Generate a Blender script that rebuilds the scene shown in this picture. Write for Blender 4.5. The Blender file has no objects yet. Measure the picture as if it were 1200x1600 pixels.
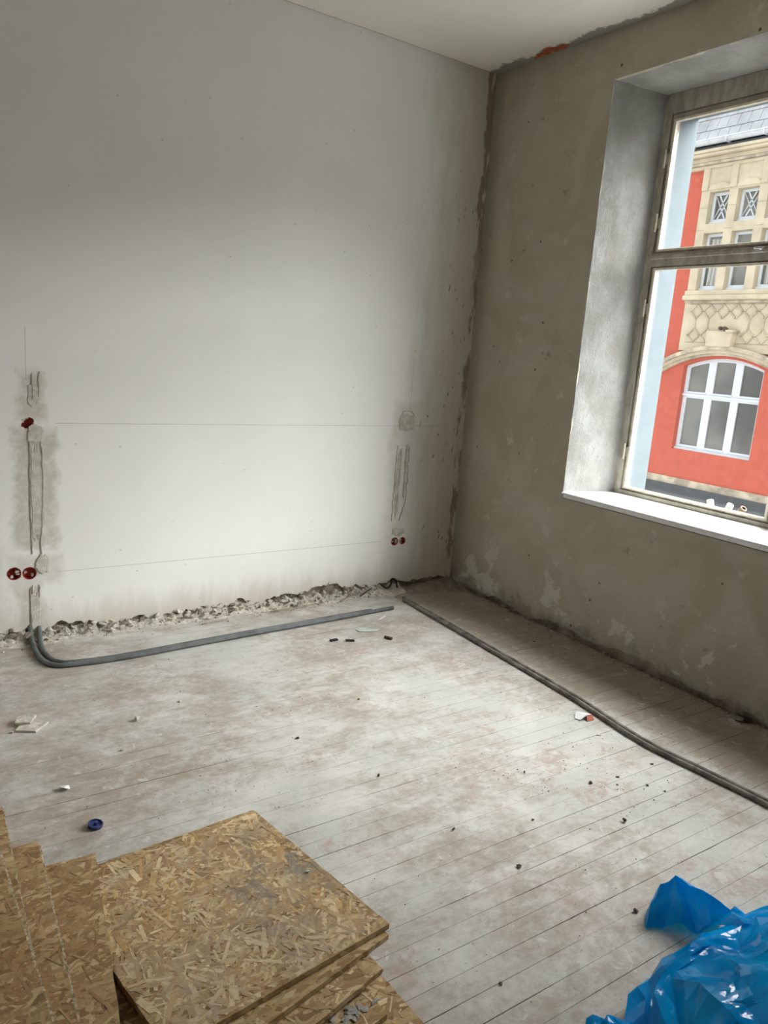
import bpy, math, random
import numpy as np
from mathutils import Vector, Matrix, noise as mnoise
from mathutils.geometry import tessellate_polygon
random.seed(7)
S = bpy.context.scene
COL = S.collection

# ------------------------------------------------------------------ camera
cam = bpy.data.cameras.new('camera')
cam_ob = bpy.data.objects.new('camera', cam)
COL.objects.link(cam_ob)
cam.sensor_fit = 'VERTICAL'
cam.sensor_height = 36.0
cam.lens = 1187.07 * 36.0 / 1600.0
cam.clip_start = 0.05
cam.clip_end = 200
_r = Vector((0.83109147, -0.55135006, 0.07280161))
_u = Vector((0.05638047, 0.21376191, 0.97525745))
_f = Vector((0.55327046, 0.80642356, -0.20874108))
m = Matrix((_r, _u, -_f)).transposed().to_4x4()
m.translation = (-3.4767, -4.1506, 1.64)
cam_ob.matrix_world = m
S.camera = cam_ob

# ------------------------------------------------------------------ sky, sun, exposure
W = bpy.data.worlds.new('overcast_sky')
S.world = W
W.use_nodes = True
bg = W.node_tree.nodes['Background']
bg.inputs[0].default_value = (0.94, 0.965, 1.0, 1)
bg.inputs[1].default_value = 1.45
sun = bpy.data.lights.new('hazy_sun', 'SUN')
sun.energy = 27.5
sun.angle = math.radians(80)
sun.color = (0.99, 0.985, 0.985)
sun_ob = bpy.data.objects.new('hazy_sun', sun)
COL.objects.link(sun_ob)
_d = Vector((-0.60, 0.42, -0.92))          # light travels from above the roofs opposite, into the room
sun_ob.rotation_euler = _d.to_track_quat('-Z', 'Y').to_euler()
sun_ob.location = (9, -6, 9)
S.view_settings.view_transform = 'Standard'
S.view_settings.look = 'None'
S.view_settings.gamma = 1.0
S.view_settings.use_curve_mapping = False
S.view_settings.exposure = 0.42
S.cycles.use_denoising = True
S.cycles.adaptive_threshold = 0.03
S.cycles.max_bounces = 8
S.cycles.diffuse_bounces = 5
S.cycles.transparent_max_bounces = 12
S.cycles.sample_clamp_indirect = 8


# ------------------------------------------------------------------ node helper
class NT:
    def __init__(s, name):
        s.mat = bpy.data.materials.new(name)
        s.mat.use_nodes = True
        s.t = s.mat.node_tree
        s.t.nodes.clear()
        s.out = s.t.nodes.new('ShaderNodeOutputMaterial')
        s.bs = s.t.nodes.new('ShaderNodeBsdfPrincipled')
        s.t.links.new(s.bs.outputs[0], s.out.inputs[0])
        s._pos = None

    def n(s, typ, **kw):
        nd = s.t.nodes.new(typ)
        for k, v in kw.items():
            setattr(nd, k, v)
        return nd

    def put(s, sock, v):
        if v is None:
            return
        if isinstance(v, bpy.types.NodeSocket):
            s.t.links.new(v, sock)
        elif isinstance(v, (tuple, list)):
            if len(v) == 3 and sock.type == 'RGBA':
                v = (*v, 1)
            sock.default_value = v
        else:
            sock.default_value = v

    def pos(s):
        if s._pos is None:
            s._pos = s.n('ShaderNodeNewGeometry').outputs['Position']
        return s._pos

    def obj(s):
        return s.n('ShaderNodeTexCoord').outputs['Object']

    def rnd(s):
        return s.n('ShaderNodeObjectInfo').outputs['Random']

    def sep(s, v):
        nd = s.n('ShaderNodeSeparateXYZ')
        s.put(nd.inputs[0], v)
        return nd.outputs

    def math(s, op, a, b=None, c=None, clamp=False):
        nd = s.n('ShaderNodeMath', operation=op, use_clamp=clamp)
        s.put(nd.inputs[0], a)
        s.put(nd.inputs[1], b)
        s.put(nd.inputs[2], c)
        return nd.outputs[0]

    def vmath(s, op, a, b=None):
        nd = s.n('ShaderNodeVectorMath', operation=op)
        s.put(nd.inputs[0], a)
        s.put(nd.inputs[1], b)
        return nd.outputs[0]

    def mapping(s, v, loc=(0, 0, 0), rot=(0, 0, 0), sc=(1, 1, 1)):
        nd = s.n('ShaderNodeMapping')
        s.put(nd.inputs[0], v)
        nd.inputs[1].default_value = loc
        nd.inputs[2].default_value = rot
        nd.inputs[3].default_value = sc
        return nd.outputs[0]

    def noise(s, v, scale, detail=4, rough=0.6, dist=0.0, col=False):
        nd = s.n('ShaderNodeTexNoise')
        s.put(nd.inputs['Vector'], v)
        nd.inputs['Scale'].default_value = scale
        nd.inputs['Detail'].default_value = detail
        nd.inputs['Roughness'].default_value = rough
        nd.inputs['Distortion'].default_value = dist
        return nd.outputs[1 if col else 0]

    def voro(s, v, scale, feature='F1', out=0, rnd=1.0):
        nd = s.n('ShaderNodeTexVoronoi', feature=feature)
        s.put(nd.inputs['Vector'], v)
        nd.inputs['Scale'].default_value = scale
        nd.inputs['Randomness'].default_value = rnd
        return nd.outputs[out]

    def mr(s, v, a, b, c=0.0, d=1.0, smooth=True):
        nd = s.n('ShaderNodeMapRange', interpolation_type='SMOOTHSTEP' if smooth else 'LINEAR')
        s.put(nd.inputs[0], v)
        for i, x in enumerate((a, b, c, d)):
            nd.inputs[i + 1].default_value = x
        return nd.outputs[0]

    def mix(s, f, a, b, blend='MIX'):
        nd = s.n('ShaderNodeMix', data_type='RGBA', blend_type=blend)
        s.put(nd.inputs[0], f)
        s.put(nd.inputs[6], a)
        s.put(nd.inputs[7], b)
        return nd.outputs[2]

    def ramp(s, f, stops):
        nd = s.n('ShaderNodeValToRGB')
        s.put(nd.inputs[0], f)
        e = nd.color_ramp.elements
        while len(e) < len(stops):
            e.new(0.5)
        for el, (p, c) in zip(e, stops):
            el.position = p
            el.color = (*c, 1)
        return nd.outputs[0]

    def bump(s, h, strength=0.3, dist=0.01):
        nd = s.n('ShaderNodeBump')
        s.put(nd.inputs['Height'], h)
        nd.inputs['Strength'].default_value = strength
        nd.inputs['Distance'].default_value = dist
        s.t.links.new(nd.outputs[0], s.bs.inputs['Normal'])

    def done(s, col, rough=0.8, spec=0.3, **kw):
        s.put(s.bs.inputs['Base Color'], col)
        s.put(s.bs.inputs['Roughness'], rough)
        s.put(s.bs.inputs['Specular IOR Level'], spec)
        for k, v in kw.items():
            s.put(s.bs.inputs[k.replace('_', ' ')], v)
        return s.mat


MAT = {}


def simple(name, col, var=0.12, scale=20, rough=0.8, spec=0.3, bump=0.15, **kw):
    """one colour with a little grain and wear"""
    k = NT(name)
    p = k.pos()
    a = k.noise(p, scale, 5, 0.65)
    dark = tuple(c * (1 - 2 * var) for c in col)
    lite = tuple(min(1, c * (1 + var)) for c in col)
    c = k.mix(k.mr(a, 0.3, 0.7), dark, lite)
    if bump:
        k.bump(k.noise(p, scale * 6, 4, 0.6), bump, 0.004)
    MAT[name] = k.done(c, rough, spec, **kw)
    return MAT[name]


# ---- white wall
k = NT('white_wall_paint')
p = k.pos()
warp = k.vmath('SCALE', k.vmath('SUBTRACT', k.noise(p, 6, 5, 0.7, col=True), (0.5, 0.5, 0.5)))
warp.node.inputs['Scale'].default_value = 0.16
pw = k.vmath('ADD', p, warp)
X, Y, Z = k.sep(pw)
X0, _, Z0 = k.sep(p)
n1 = k.noise(p, 1.3, 4, 0.6)
col = k.mix(k.mr(n1, 0.3, 0.7), (0.82, 0.81, 0.775), (0.86, 0.85, 0.82))


def boxmask(x0, x1, z0, z1, soft, xs=None, zs=None):
    ax = k.math('SUBTRACT', k.math('ABSOLUTE', k.math('SUBTRACT', xs or X, (x0 + x1) / 2)), (x1 - x0) / 2)
    az = k.math('SUBTRACT', k.math('ABSOLUTE', k.math('SUBTRACT', zs or Z, (z0 + z1) / 2)), (z1 - z0) / 2)
    return k.mr(k.math('MAXIMUM', ax, az), soft, -soft)


def over(mask, c, amt=1.0):
    global col
    col = k.mix(k.math('MULTIPLY', mask, amt), col, c)


patchn = k.mr(k.noise(p, 14, 5, 0.7), 0.3, 0.6, 0.45, 1.0)
# raw plaster towards the corner, with some corner shade mixed into the colour
n2 = k.noise(k.mapping(p, sc=(3.5, 1, 0.8)), 3, 5, 0.7)
cm = k.mr(k.math('ADD', X0, k.math('MULTIPLY', k.math('SUBTRACT', n2, 0.5), 0.5)), -0.62, -0.06)
over(cm, (0.50, 0.45, 0.37), 0.8)
low = k.mr(k.math('ADD', Z0, k.math('MULTIPLY', k.math('SUBTRACT', n2, 0.5), 0.25)), 0.24, 0.03)
over(low, (0.58, 0.53, 0.45), 0.75)
# filler smeared around the chases
for bx, am in (((-2.90, -2.70, 0.50, 1.12, 0.03), .8), ((-2.86, -2.76, 1.16, 1.40, 0.03), .8), ((-2.93, -2.68, 0.30, 0.46, 0.03), .55),
               ((-2.90, -2.77, 0.05, 0.30, 0.03), .75), ((-0.62, -0.44, 0.10, 1.05, 0.05), .30), ((-0.60, -0.40, 1.06, 1.30, 0.04), .40),
               ((-3.05, -2.95, 0.10, 0.50, 0.05), .35)):
    over(k.math('MULTIPLY', boxmask(*bx), patchn), (0.50, 0.465, 0.385), am)
# bare brown strip beside the corner
wob = k.math('MULTIPLY', k.math('SUBTRACT', k.noise(k.mapping(p, sc=(1, 1, 0.6)), 7, 5, 0.75), 0.5), 0.14)
edge = k.math('ADD', X0, wob)
strip = k.math('MULTIPLY', k.mr(edge, -0.062, -0.05), k.mr(k.noise(k.mapping(p, sc=(4, 1, 0.7)), 5, 3, 0.6), 0.40, 0.46))
strip = k.math('MULTIPLY', strip, k.math('MAXIMUM', k.mr(Z0, 1.9, 2.5), k.mr(k.noise(k.mapping(p, loc=(0, 0, 4), sc=(3, 1, 0.8)), 3.5, 4, 0.7), 0.47, 0.55)))
over(strip, (0.25, 0.185, 0.13), 0.85)
# scrapes in the paint, elongated downwards
sc1 = k.voro(k.mapping(p, rot=(0, 0.25, 0), sc=(5.0, 1, 1.0)), 9.0)
spk = k.math('MULTIPLY', k.mr(sc1, 0.17, 0.11), k.mr(X0, -0.40, -0.12))
spk = k.math('MULTIPLY', spk, k.mr(k.noise(p, 2.2, 2), 0.5, 0.56))
over(spk, (0.20, 0.12, 0.08), 0.9)
# tiny nicks everywhere
nk = k.mr(k.voro(p, 9.0), 0.055, 0.03)
over(nk, (0.40, 0.38, 0.34), 0.55)
# pencil and chalk lines


def line(a0, a1, b0, b1):
    over(boxmask(a0, a1, b0, b1, 0.0006, X0, Z0), (0.16, 0.15, 0.14), 0.62)


line(-2.70, -0.22, 1.1490, 1.1510)
line(-2.70, -0.63, 0.3592, 0.3612)
line(-2.8325, -2.8305, 1.36, 1.62)
line(-0.4795, -0.4775, 1.25, 1.60)
fine = k.noise(p, 60, 4, 0.6)
k.bump(k.math('ADD', k.math('MULTIPLY', fine, 0.25), k.math('ADD', k.math('MULTIPLY', k.noise(p, 9, 3), 0.5), k.math('MULTIPLY', cm, k.noise(p, 30, 5)))), 0.18, 0.008)
MAT['white_wall'] = k.done(col, 0.75, 0.25)

# ---- grey cement render
k = NT('grey_cement_render')
p = k.pos()
X0, Y0, Z0 = k.sep(p)
a = k.noise(p, 2.2, 6, 0.65, 0.6)
b = k.noise(p, 7.5, 6, 0.7)
col = k.mix(k.mr(a, 0.35, 0.65), (0.40, 0.365, 0.285), (0.47, 0.44, 0.36))
col = k.mix(k.mr(b, 0.60, 0.66), col, (0.52, 0.50, 0.44))
col = k.mix(k.mr(k.noise(p, 5.0, 5, 0.75), 0.63, 0.70), col, (0.30, 0.27, 0.21))
col = k.mix(k.math('MULTIPLY', k.mr(k.noise(k.mapping(p, loc=(3, 1, 8)), 5.5, 5, 0.6), 0.56, 0.60), k.mr(Z0, 0.55, 0.15)), col, (0.60, 0.58, 0.52))
col = k.mix(k.mr(k.voro(k.mapping(p, loc=(1, 2, 3)), 7), 0.07, 0.04), col, (0.12, 0.11, 0.09))
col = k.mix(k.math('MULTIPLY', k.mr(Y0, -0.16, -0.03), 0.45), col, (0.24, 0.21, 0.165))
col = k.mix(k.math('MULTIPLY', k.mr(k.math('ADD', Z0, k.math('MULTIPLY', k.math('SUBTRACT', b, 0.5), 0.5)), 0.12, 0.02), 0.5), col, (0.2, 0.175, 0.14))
k.bump(k.math('ADD', k.noise(p, 45, 5, 0.65), k.math('MULTIPLY', b, 1.6)), 0.35, 0.012)
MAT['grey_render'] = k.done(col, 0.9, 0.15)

# ---- rough pale plaster of the reveals
k = NT('pale_reveal_plaster')
p = k.pos()
a = k.noise(p, 4, 6, 0.7)
f = k.noise(k.mapping(p, sc=(1, 1, 0.5)), 40, 5, 0.7)
col = k.mix(k.mr(a, 0.35, 0.68), (0.27, 0.265, 0.245), (0.365, 0.365, 0.355))
col = k.mix(k.mr(f, 0.60, 0.70), col, (0.27, 0.265, 0.245))
col = k.mix(k.mr(k.noise(k.mapping(p, loc=(5, 5, 5)), 6, 5, 0.75), 0.64, 0.68), col, (0.32, 0.285, 0.22))
k.bump(k.math('ADD', f, k.noise(p, 110, 3)), 0.32, 0.010)
MAT['reveal'] = k.done(col, 0.9, 0.15)

# ---- ceiling
k = NT('ceiling_plaster')
p = k.pos()
X0, Y0, Z0 = k.sep(p)
col = k.mix(k.noise(p, 2, 4), (0.86, 0.825, 0.75), (0.90, 0.87, 0.80))
wob = k.math('ADD', X0, k.math('MULTIPLY', k.math('SUBTRACT', k.noise(p, 8, 5, 0.7), 0.5), 0.22))
col = k.mix(k.mr(wob, -0.085, -0.055), col, (0.33, 0.315, 0.27))
wob2 = k.math('ADD', Y0, k.math('MULTIPLY', k.math('SUBTRACT', k.noise(p, 12, 4, 0.7), 0.5), 0.02))
col = k.mix(k.math('MULTIPLY', k.mr(wob2, -0.012, -0.003), 0.7), col, (0.42, 0.34, 0.27))
k.bump(k.noise(p, 25, 4), 0.2, 0.006)
MAT['ceiling'] = k.done(col, 0.85, 0.2)

# ---- dusty floor planks
k = NT('dusty_floor_planks')
p = k.pos()
X0, Y0, Z0 = k.sep(p)
grain = k.noise(k.mapping(p, sc=(1.2, 16, 16)), 6, 5, 0.65)
wood = k.mix(grain, (0.27, 0.225, 0.172), (0.37, 0.325, 0.265))
rv = k.rnd()
wood = k.mix(k.math('MULTIPLY', rv, 0.18), wood, (0.36, 0.28, 0.235))
big = k.noise(p, 1.15, 5, 0.62, 0.5)
mid = k.noise(k.mapping(p, sc=(0.8, 1.2, 1)), 5.5, 6, 0.72, 0.4)
sml = k.noise(p, 26, 5, 0.7)
cover = k.math('ADD', k.math('ADD', k.math('MULTIPLY', big, 0.9), k.math('MULTIPLY', mid, 0.75)), k.math('MULTIPLY', sml, 0.55))
# less dust by the window wall and in the front left corner of the view
cover = k.math('SUBTRACT', cover, k.math('MULTIPLY', k.mr(k.math('ADD', X0, k.math('MULTIPLY', k.math('SUBTRACT', mid, 0.5), 0.25)), -0.60, -0.42), 0.45))
cover = k.math('SUBTRACT', cover, k.math('MULTIPLY', k.mr(k.math('SUBTRACT', k.math('MULTIPLY', X0, -1.0), k.math('MULTIPLY', Y0, 0.35)), 2.35, 3.4), 0.14))
dust = k.mix(k.mr(mid, 0.35, 0.65), (0.48, 0.46, 0.415), (0.60, 0.585, 0.545))
dust = k.mix(k.mr(k.noise(k.mapping(p, loc=(9, 3, 1)), 2.1, 4), 0.42, 0.62), dust, (0.49, 0.49, 0.455))
col = k.mix(k.mr(cover, 0.78, 1.20), wood, dust)
pk = k.math('MULTIPLY', k.mr(k.noise(k.mapping(p, loc=(2, 7, 4)), 3.2, 6, 0.75), 0.53, 0.63), k.mr(sml, 0.40, 0.55))
col = k.mix(k.math('MULTIPLY', pk, 0.7), col, (0.38, 0.275, 0.235))
spl = k.mr(k.noise(k.mapping(p, loc=(4, 1, 6)), 13, 5, 0.6, 0.8), 0.635, 0.665)
col = k.mix(k.math('MULTIPLY', spl, 0.7), col, (0.58, 0.57, 0.53))
spd = k.mr(k.noise(k.mapping(p, loc=(7, 7, 1)), 42, 4, 0.6), 0.68, 0.73)
fl1 = k.mr(k.noise(k.mapping(p, loc=(1, 5, 2), sc=(0.8, 1.3, 1)), 8.0, 6, 0.62, 1.2), 0.545, 0.565)
col = k.mix(k.math('MULTIPLY', fl1, 0.20), col, (0.55, 0.54, 0.50))
fl2 = k.math('MULTIPLY', k.mr(k.noise(k.mapping(p, loc=(6, 2, 2), sc=(0.7, 1.4, 1)), 10.0, 6, 0.66, 1.0), 0.56, 0.60), k.mr(big, 0.62, 0.42))
col = k.mix(k.math('MULTIPLY', fl2, 0.40), col, (0.30, 0.245, 0.20))
col = k.mix(k.math('MULTIPLY', spd, 0.55), col, (0.16, 0.135, 0.11))
k.bump(k.math('ADD', k.math('MULTIPLY', sml, 0.8), k.math('ADD', grain, k.math('MULTIPLY', spl, 0.5))), 0.28, 0.006)
MAT['plank'] = k.done(col, k.mr(cover, 0.8, 1.1, 0.52, 0.78), 0.35)

# ---- oriented strand board body and its strands
k = NT('strand_board')
p = k.obj()
base = (0.32, 0.20, 0.09)
for i, (rot, scv) in enumerate((((0, 0, 0.4), (1, 5, 1)), ((0, 0, 1.9), (1, 6, 1)), ((0, 0, -0.8), (1, 4.5, 1)))):
    v = k.voro(k.vmath('ADD', k.mapping(p, rot=rot, sc=scv), k.noise(p, 3, 2, col=True)), 11 + 2 * i, out=1)
    rr = k.sep(v)[0]
    c = k.ramp(rr, [(0, (0.22, 0.125, 0.05)), (0.4, (0.36, 0.235, 0.105)), (0.75, (0.47, 0.335, 0.165)), (1, (0.58, 0.44, 0.25))])
    base = k.mix(k.mr(k.sep(v)[1], 0.45, 0.5) if i else 1.0, base, c)
base = k.mix(k.mr(k.noise(k.mapping(p, sc=(1, 1, 8)), 90, 3), 0.55, 0.75), base, (0.20, 0.12, 0.055))
k.bump(k.noise(k.mapping(p, sc=(1, 1, 6)), 60, 4), 0.5, 0.004)
base = k.mix(0.12, base, (0.12, 0.075, 0.035))
MAT['osb'] = k.done(base, 0.65, 0.35)

k = NT('board_strands')
at = k.n('ShaderNodeAttribute', attribute_name='strand')
p = k.pos()
c = k.mix(k.mr(k.noise(p, 70, 4, 0.7), 0.45, 0.75, 0, 0.45), at.outputs['Color'], (0.22, 0.135, 0.06))
# cement dust trodden into the boards
d1 = k.noise(p, 5.0, 6, 0.72, 0.7)
dusty = k.n('ShaderNodeAttribute', attribute_name='dusty')
dm = k.math('MULTIPLY', k.mr(d1, 0.40, 0.66), dusty.outputs['Fac'])
c = k.mix(k.math('MULTIPLY', dm, 0.5), c, (0.40, 0.35, 0.28))
grey = k.math('MULTIPLY', k.mr(k.noise(k.mapping(p, loc=(0.3, 2.2, 0)), 6.5, 6, 0.75), 0.47, 0.56), dusty.outputs['Fac'])
PX, PY, PZ = k.sep(p)
spot = k.math('MULTIPLY', k.mr(k.math('ABSOLUTE', k.math('ADD', PX, 2.57)), 0.22, 0.08), k.mr(k.math('ABSOLUTE', k.math('ADD', PY, 2.40)), 0.30, 0.12))
c = k.mix(k.math('MULTIPLY', k.math('MULTIPLY', grey, spot), 0.8), c, (0.19, 0.175, 0.15))
k.bump(k.noise(p, 160, 3), 0.3, 0.002)
MAT['strands'] = k.done(c, 0.62, 0.35)

# ---- thin blue plastic
k = NT('blue_plastic_film')
p = k.obj()
a = k.noise(p, 6, 4, 0.6)
c = k.mix(k.mr(a, 0.35, 0.65), (0.0, 0.25, 0.66), (0.0, 0.46, 0.98))
k.bump(k.math('ADD', k.noise(p, 22, 3, 0.5), k.math('MULTIPLY', k.voro(p, 14, 'DISTANCE_TO_EDGE'), 0.3)), 0.15, 0.010)
k.done(c, 0.11, 0.42)
trans = k.n('ShaderNodeBsdfTransparent')
trans.inputs[0].default_value = (0.04, 0.52, 0.86, 1)
tl = k.n('ShaderNodeBsdfTranslucent')
tl.inputs[0].default_value = (0.0, 0.55, 0.95, 1)
m1 = k.n('ShaderNodeMixShader')
m1.inputs[0].default_value = 0.34
k.t.links.new(k.bs.outputs[0], m1.inputs[1])
k.t.links.new(tl.outputs[0], m1.inputs[2])
m2 = k.n('ShaderNodeMixShader')
m2.inputs[0].default_value = 0.16
k.t.links.new(m1.outputs[0], m2.inputs[1])
k.t.links.new(trans.outputs[0], m2.inputs[2])
k.t.links.new(m2.outputs[0], k.out.inputs[0])
MAT['bag'] = k.mat

# ---- window glass (thin pane)
k = NT('window_glass')
gl = k.n('ShaderNodeBsdfGlossy')
gl.inputs['Roughness'].default_value = 0.02
tr = k.n('ShaderNodeBsdfTransparent')
tr.inputs[0].default_value = (0.95, 0.965, 0.96, 1)
lw = k.n('ShaderNodeLayerWeight')
lw.inputs['Blend'].default_value = 0.5
fres = k.math('ADD', k.math('MULTIPLY', k.math('POWER', lw.outputs['Facing'], 5.0), 0.55), 0.022)
mx = k.n('ShaderNodeMixShader')
k.t.links.new(fres, mx.inputs[0])
k.t.links.new(tr.outputs[0], mx.inputs[1])
k.t.links.new(gl.outputs[0], mx.inputs[2])
k.t.links.new(mx.outputs[0], k.out.inputs[0])
MAT['glass'] = k.mat

# ---- old painted timber with dirt
k = NT('old_window_paint')
p = k.pos()
a = k.noise(k.mapping(p, sc=(1, 1, 0.4)), 16, 6, 0.7)
col = k.mix(k.mr(a, 0.38, 0.62), (0.34, 0.31, 0.25), (0.50, 0.47, 0.40))
col = k.mix(k.mr(k.noise(k.mapping(p, loc=(3, 3, 3), sc=(1, 1, 0.5)), 7, 4), 0.66, 0.69), col, (0.26, 0.15, 0.09))
k.bump(k.noise(p, 60, 4), 0.4, 0.005)
MAT['old_paint'] = k.done(col, 0.6, 0.4)
simple('cream_paint', (0.80, 0.73, 0.60), 0.10, 25, 0.55, 0.4)
simple('white_sill', (0.83, 0.83, 0.82), 0.05, 12, 0.4, 0.45, 0.1)
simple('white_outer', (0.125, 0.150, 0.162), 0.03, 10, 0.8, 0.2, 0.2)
simple('masonry', (0.33, 0.285, 0.225), 0.25, 12, 0.95, 0.1, 0.8)
simple('rubble', (0.60, 0.565, 0.49), 0.16, 30, 0.9, 0.15, 0.5)
simple('rubble_dark', (0.30, 0.26, 0.21), 0.2, 30, 0.9, 0.15, 0.5)
simple('filler', (0.60, 0.575, 0.505), 0.12, 22, 0.9, 0.15, 0.6)
simple('crack', (0.43, 0.395, 0.335), 0.2, 30, 0.95, 0.1, 0.3)
simple('scrape', (0.20, 0.135, 0.095), 0.2, 30, 0.9, 0.1, 0.3)
simple('red_plastic', (0.42, 0.045, 0.035), 0.30, 45, 0.5, 0.4, 0.4)
simple('brick_red', (0.50, 0.16, 0.085), 0.2, 30, 0.9, 0.1, 0.5)
simple('conduit', (0.125, 0.135, 0.132), 0.18, 12, 0.55, 0.4, 0.1)
simple('conduit_dusty', (0.20, 0.185, 0.16), 0.3, 14, 0.7, 0.3, 0.2)
simple('dark_wood', (0.10, 0.07, 0.05), 0.2, 30, 0.8, 0.2)
simple('splinter', (0.36, 0.27, 0.19), 0.2, 30, 0.8, 0.2)
simple('black', (0.02, 0.02, 0.02), 0.2, 30, 0.6, 0.3)
simple('steel', (0.5, 0.49, 0.46), 0.15, 30, 0.4, 0.5, 0.1, Metallic=0.7)
simple('navy_plastic', (0.03, 0.045, 0.16), 0.15, 40, 0.35, 0.5, 0.1)
simple('paper_white', (0.85, 0.84, 0.84), 0.04, 40, 0.5, 0.4, 0.1)
simple('paper_red', (0.42, 0.09, 0.05), 0.1, 40, 0.5, 0.4, 0.1)
simple('tube_white', (0.6, 0.61, 0.61), 0.05, 40, 0.5, 0.4, 0.1)
simple('tube_brown', (0.22, 0.14, 0.085), 0.15, 40, 0.6, 0.3, 0.1)
simple('shard_green', (0.50, 0.58, 0.53), 0.08, 20, 0.2, 0.5, 0.05)
simple('subfloor', (0.05, 0.04, 0.032), 0.2, 10, 0.95, 0.05, 0.2)
simple('room_wall', (0.82, 0.80, 0.75), 0.05, 3, 0.85, 0.2, 0.2)
# outside
simple('coral_render', (0.52, 0.125, 0.086), 0.05, 9, 0.9, 0.1, 0.7)
simple('sandstone', (0.55, 0.47, 0.345), 0.08, 2.5, 0.9, 0.1, 0.3)
simple('sandstone_weathered', (0.50, 0.43, 0.33), 0.22, 3, 0.9, 0.1, 0.3)
simple('sandstone_relief', (0.47, 0.40, 0.29), 0.12, 4, 0.9, 0.1, 0.3)
simple('stone_joint', (0.36, 0.30, 0.22), 0.1, 5, 0.9, 0.1)
simple('outside_white', (0.66, 0.70, 0.73), 0.02, 10, 0.5, 0.3, 0.0)
simple('slate', (0.24, 0.25, 0.265), 0.10, 3, 0.55, 0.4, 0.2)
simple('zinc', (0.52, 0.54, 0.56), 0.08, 6, 0.45, 0.5, 0.05)
simple('fascia_dark', (0.075, 0.08, 0.088), 0.1, 6, 0.6, 0.3, 0.1)
simple('asphalt', (0.26, 0.255, 0.24), 0.08, 8, 0.9, 0.2)
k = NT('far_window_glass')
p = k.pos()
c = k.mix(k.mr(k.noise(k.mapping(p, sc=(1, 0.6, 0.5)), 1.3, 2, 0.4), 0.40, 0.62), (0.085, 0.085, 0.078), (0.20, 0.195, 0.175))
MAT['far_glass'] = k.done(c, 0.06, 0.5)
k = NT('net_curtain')
p = k.pos()
Xc, Yc, Zc = k.sep(p)
wv = k.math('SINE', k.math('ADD', k.math('MULTIPLY', Yc, 70.0), k.math('MULTIPLY', k.noise(p, 3, 3), 8.0)))
c = k.mix(k.mr(wv, -1, 1), (0.30, 0.29, 0.26), (0.50, 0.49, 0.45))
MAT['curtain'] = k.done(c, 0.8, 0.2)


# ------------------------------------------------------------------ mesh helper
class M:
    def __init__(s):
        s.v, s.f = [], []

    def add(s, vs, fs):
        o = len(s.v)
        s.v += [tuple(q) for q in vs]
        s.f += [tuple(i + o for i in q) for q in fs]
        return s

    def box(s, x0, x1, y0, y1, z0, z1):
        return s.add([(x, y, z) for x in (x0, x1) for y in (y0, y1) for z in (z0, z1)],
                     [(0, 1, 3, 2), (4, 6, 7, 5), (0, 4, 5, 1), (2, 3, 7, 6), (0, 2, 6, 4), (1, 5, 7, 3)])

    def prism(s, outer, fn, d0, d1, holes=()):
        """outline (with holes) in a plane, extruded from depth d0 to d1; fn(u, v, d) gives the point"""
        loops = [list(outer)] + [list(h) for h in holes]
        flat = [q for l in loops for q in l]
        tri = tessellate_polygon([[Vector((q[0], q[1], 0)) for q in l] for l in loops])
        n = len(flat)
        vs = [fn(q[0], q[1], d0) for q in flat] + [fn(q[0], q[1], d1) for q in flat]
        fs = [tuple(t) for t in tri] + [tuple(i + n for i in reversed(t)) for t in tri]
        o = 0
        for l in loops:
            for i in range(len(l)):
                a, b = o + i, o + (i + 1) % len(l)
                fs.append((a, b, b + n, a + n))
            o += len(l)
        return s.add(vs, fs)

    def tube(s, path, r, seg=10, caps=True, squash=1.0):
        P = [Vector(q) for q in path]
        R = r if isinstance(r, (list, tuple)) else [r] * len(P)
        vs, fs = [], []
        for i, q in enumerate(P):
            t = (P[min(i + 1, len(P) - 1)] - P[max(i - 1, 0)]).normalized()
            a = Vector((0, 0, 1)) if abs(t.z) < 0.9 else Vector((1, 0, 0))
            e = t.cross(a).normalized()
            g = e.cross(t)
            for j in range(seg):
                w = 2 * math.pi * j / seg
                vs.append(q + (e * math.cos(w) + g * math.sin(w) * squash) * R[i])
        for i in range(len(P) - 1):
            for j in range(seg):
                a, b = i * seg + j, i * seg + (j + 1) % seg
                fs.append((a, b, b + seg, a + seg))
        if caps:
            fs.append(tuple(range(seg))[::-1])
            fs.append(tuple(range((len(P) - 1) * seg, len(P) * seg)))
        return s.add(vs, fs)

    def lathe(s, prof, c, ax=(0, 0, 1), seg=20):
        """profile (radius, height) turned around axis ax through c"""
        A = Vector(ax).normalized()
        q = A.to_track_quat('Z', 'Y')
        vs, fs = [], []
        for r, h in prof:
            for j in range(seg):
                w = 2 * math.pi * j / seg
                vs.append(Vector(c) + q @ Vector((r * math.cos(w), r * math.sin(w), h)))
        for i in range(len(prof) - 1):
            for j in range(seg):
                a, b = i * seg + j, i * seg + (j + 1) % seg
                fs.append((a, b, b + seg, a + seg))
        return s.add(vs, fs)

    def mesh(s, name):
        me = bpy.data.meshes.new(name)
        me.from_pydata(s.v, [], s.f)
        me.validate()
        import bmesh
        b = bmesh.new()
        b.from_mesh(me)
        bmesh.ops.recalc_face_normals(b, faces=b.faces)
        b.to_mesh(me)
        b.free()
        return me

    def build(s, name, mat, parent=None, smooth=False, bevel=0.0, segs=1):
        me = s.mesh(name)
        o = link(name, me, mat, parent)
        if smooth:
            me.shade_smooth()
        if bevel:
            b = o.modifiers.new('edge_rounding', 'BEVEL')
            b.width = bevel
            b.segments = segs
            b.limit_method = 'ANGLE'
            b.angle_limit = 0.6
        return o


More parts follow.
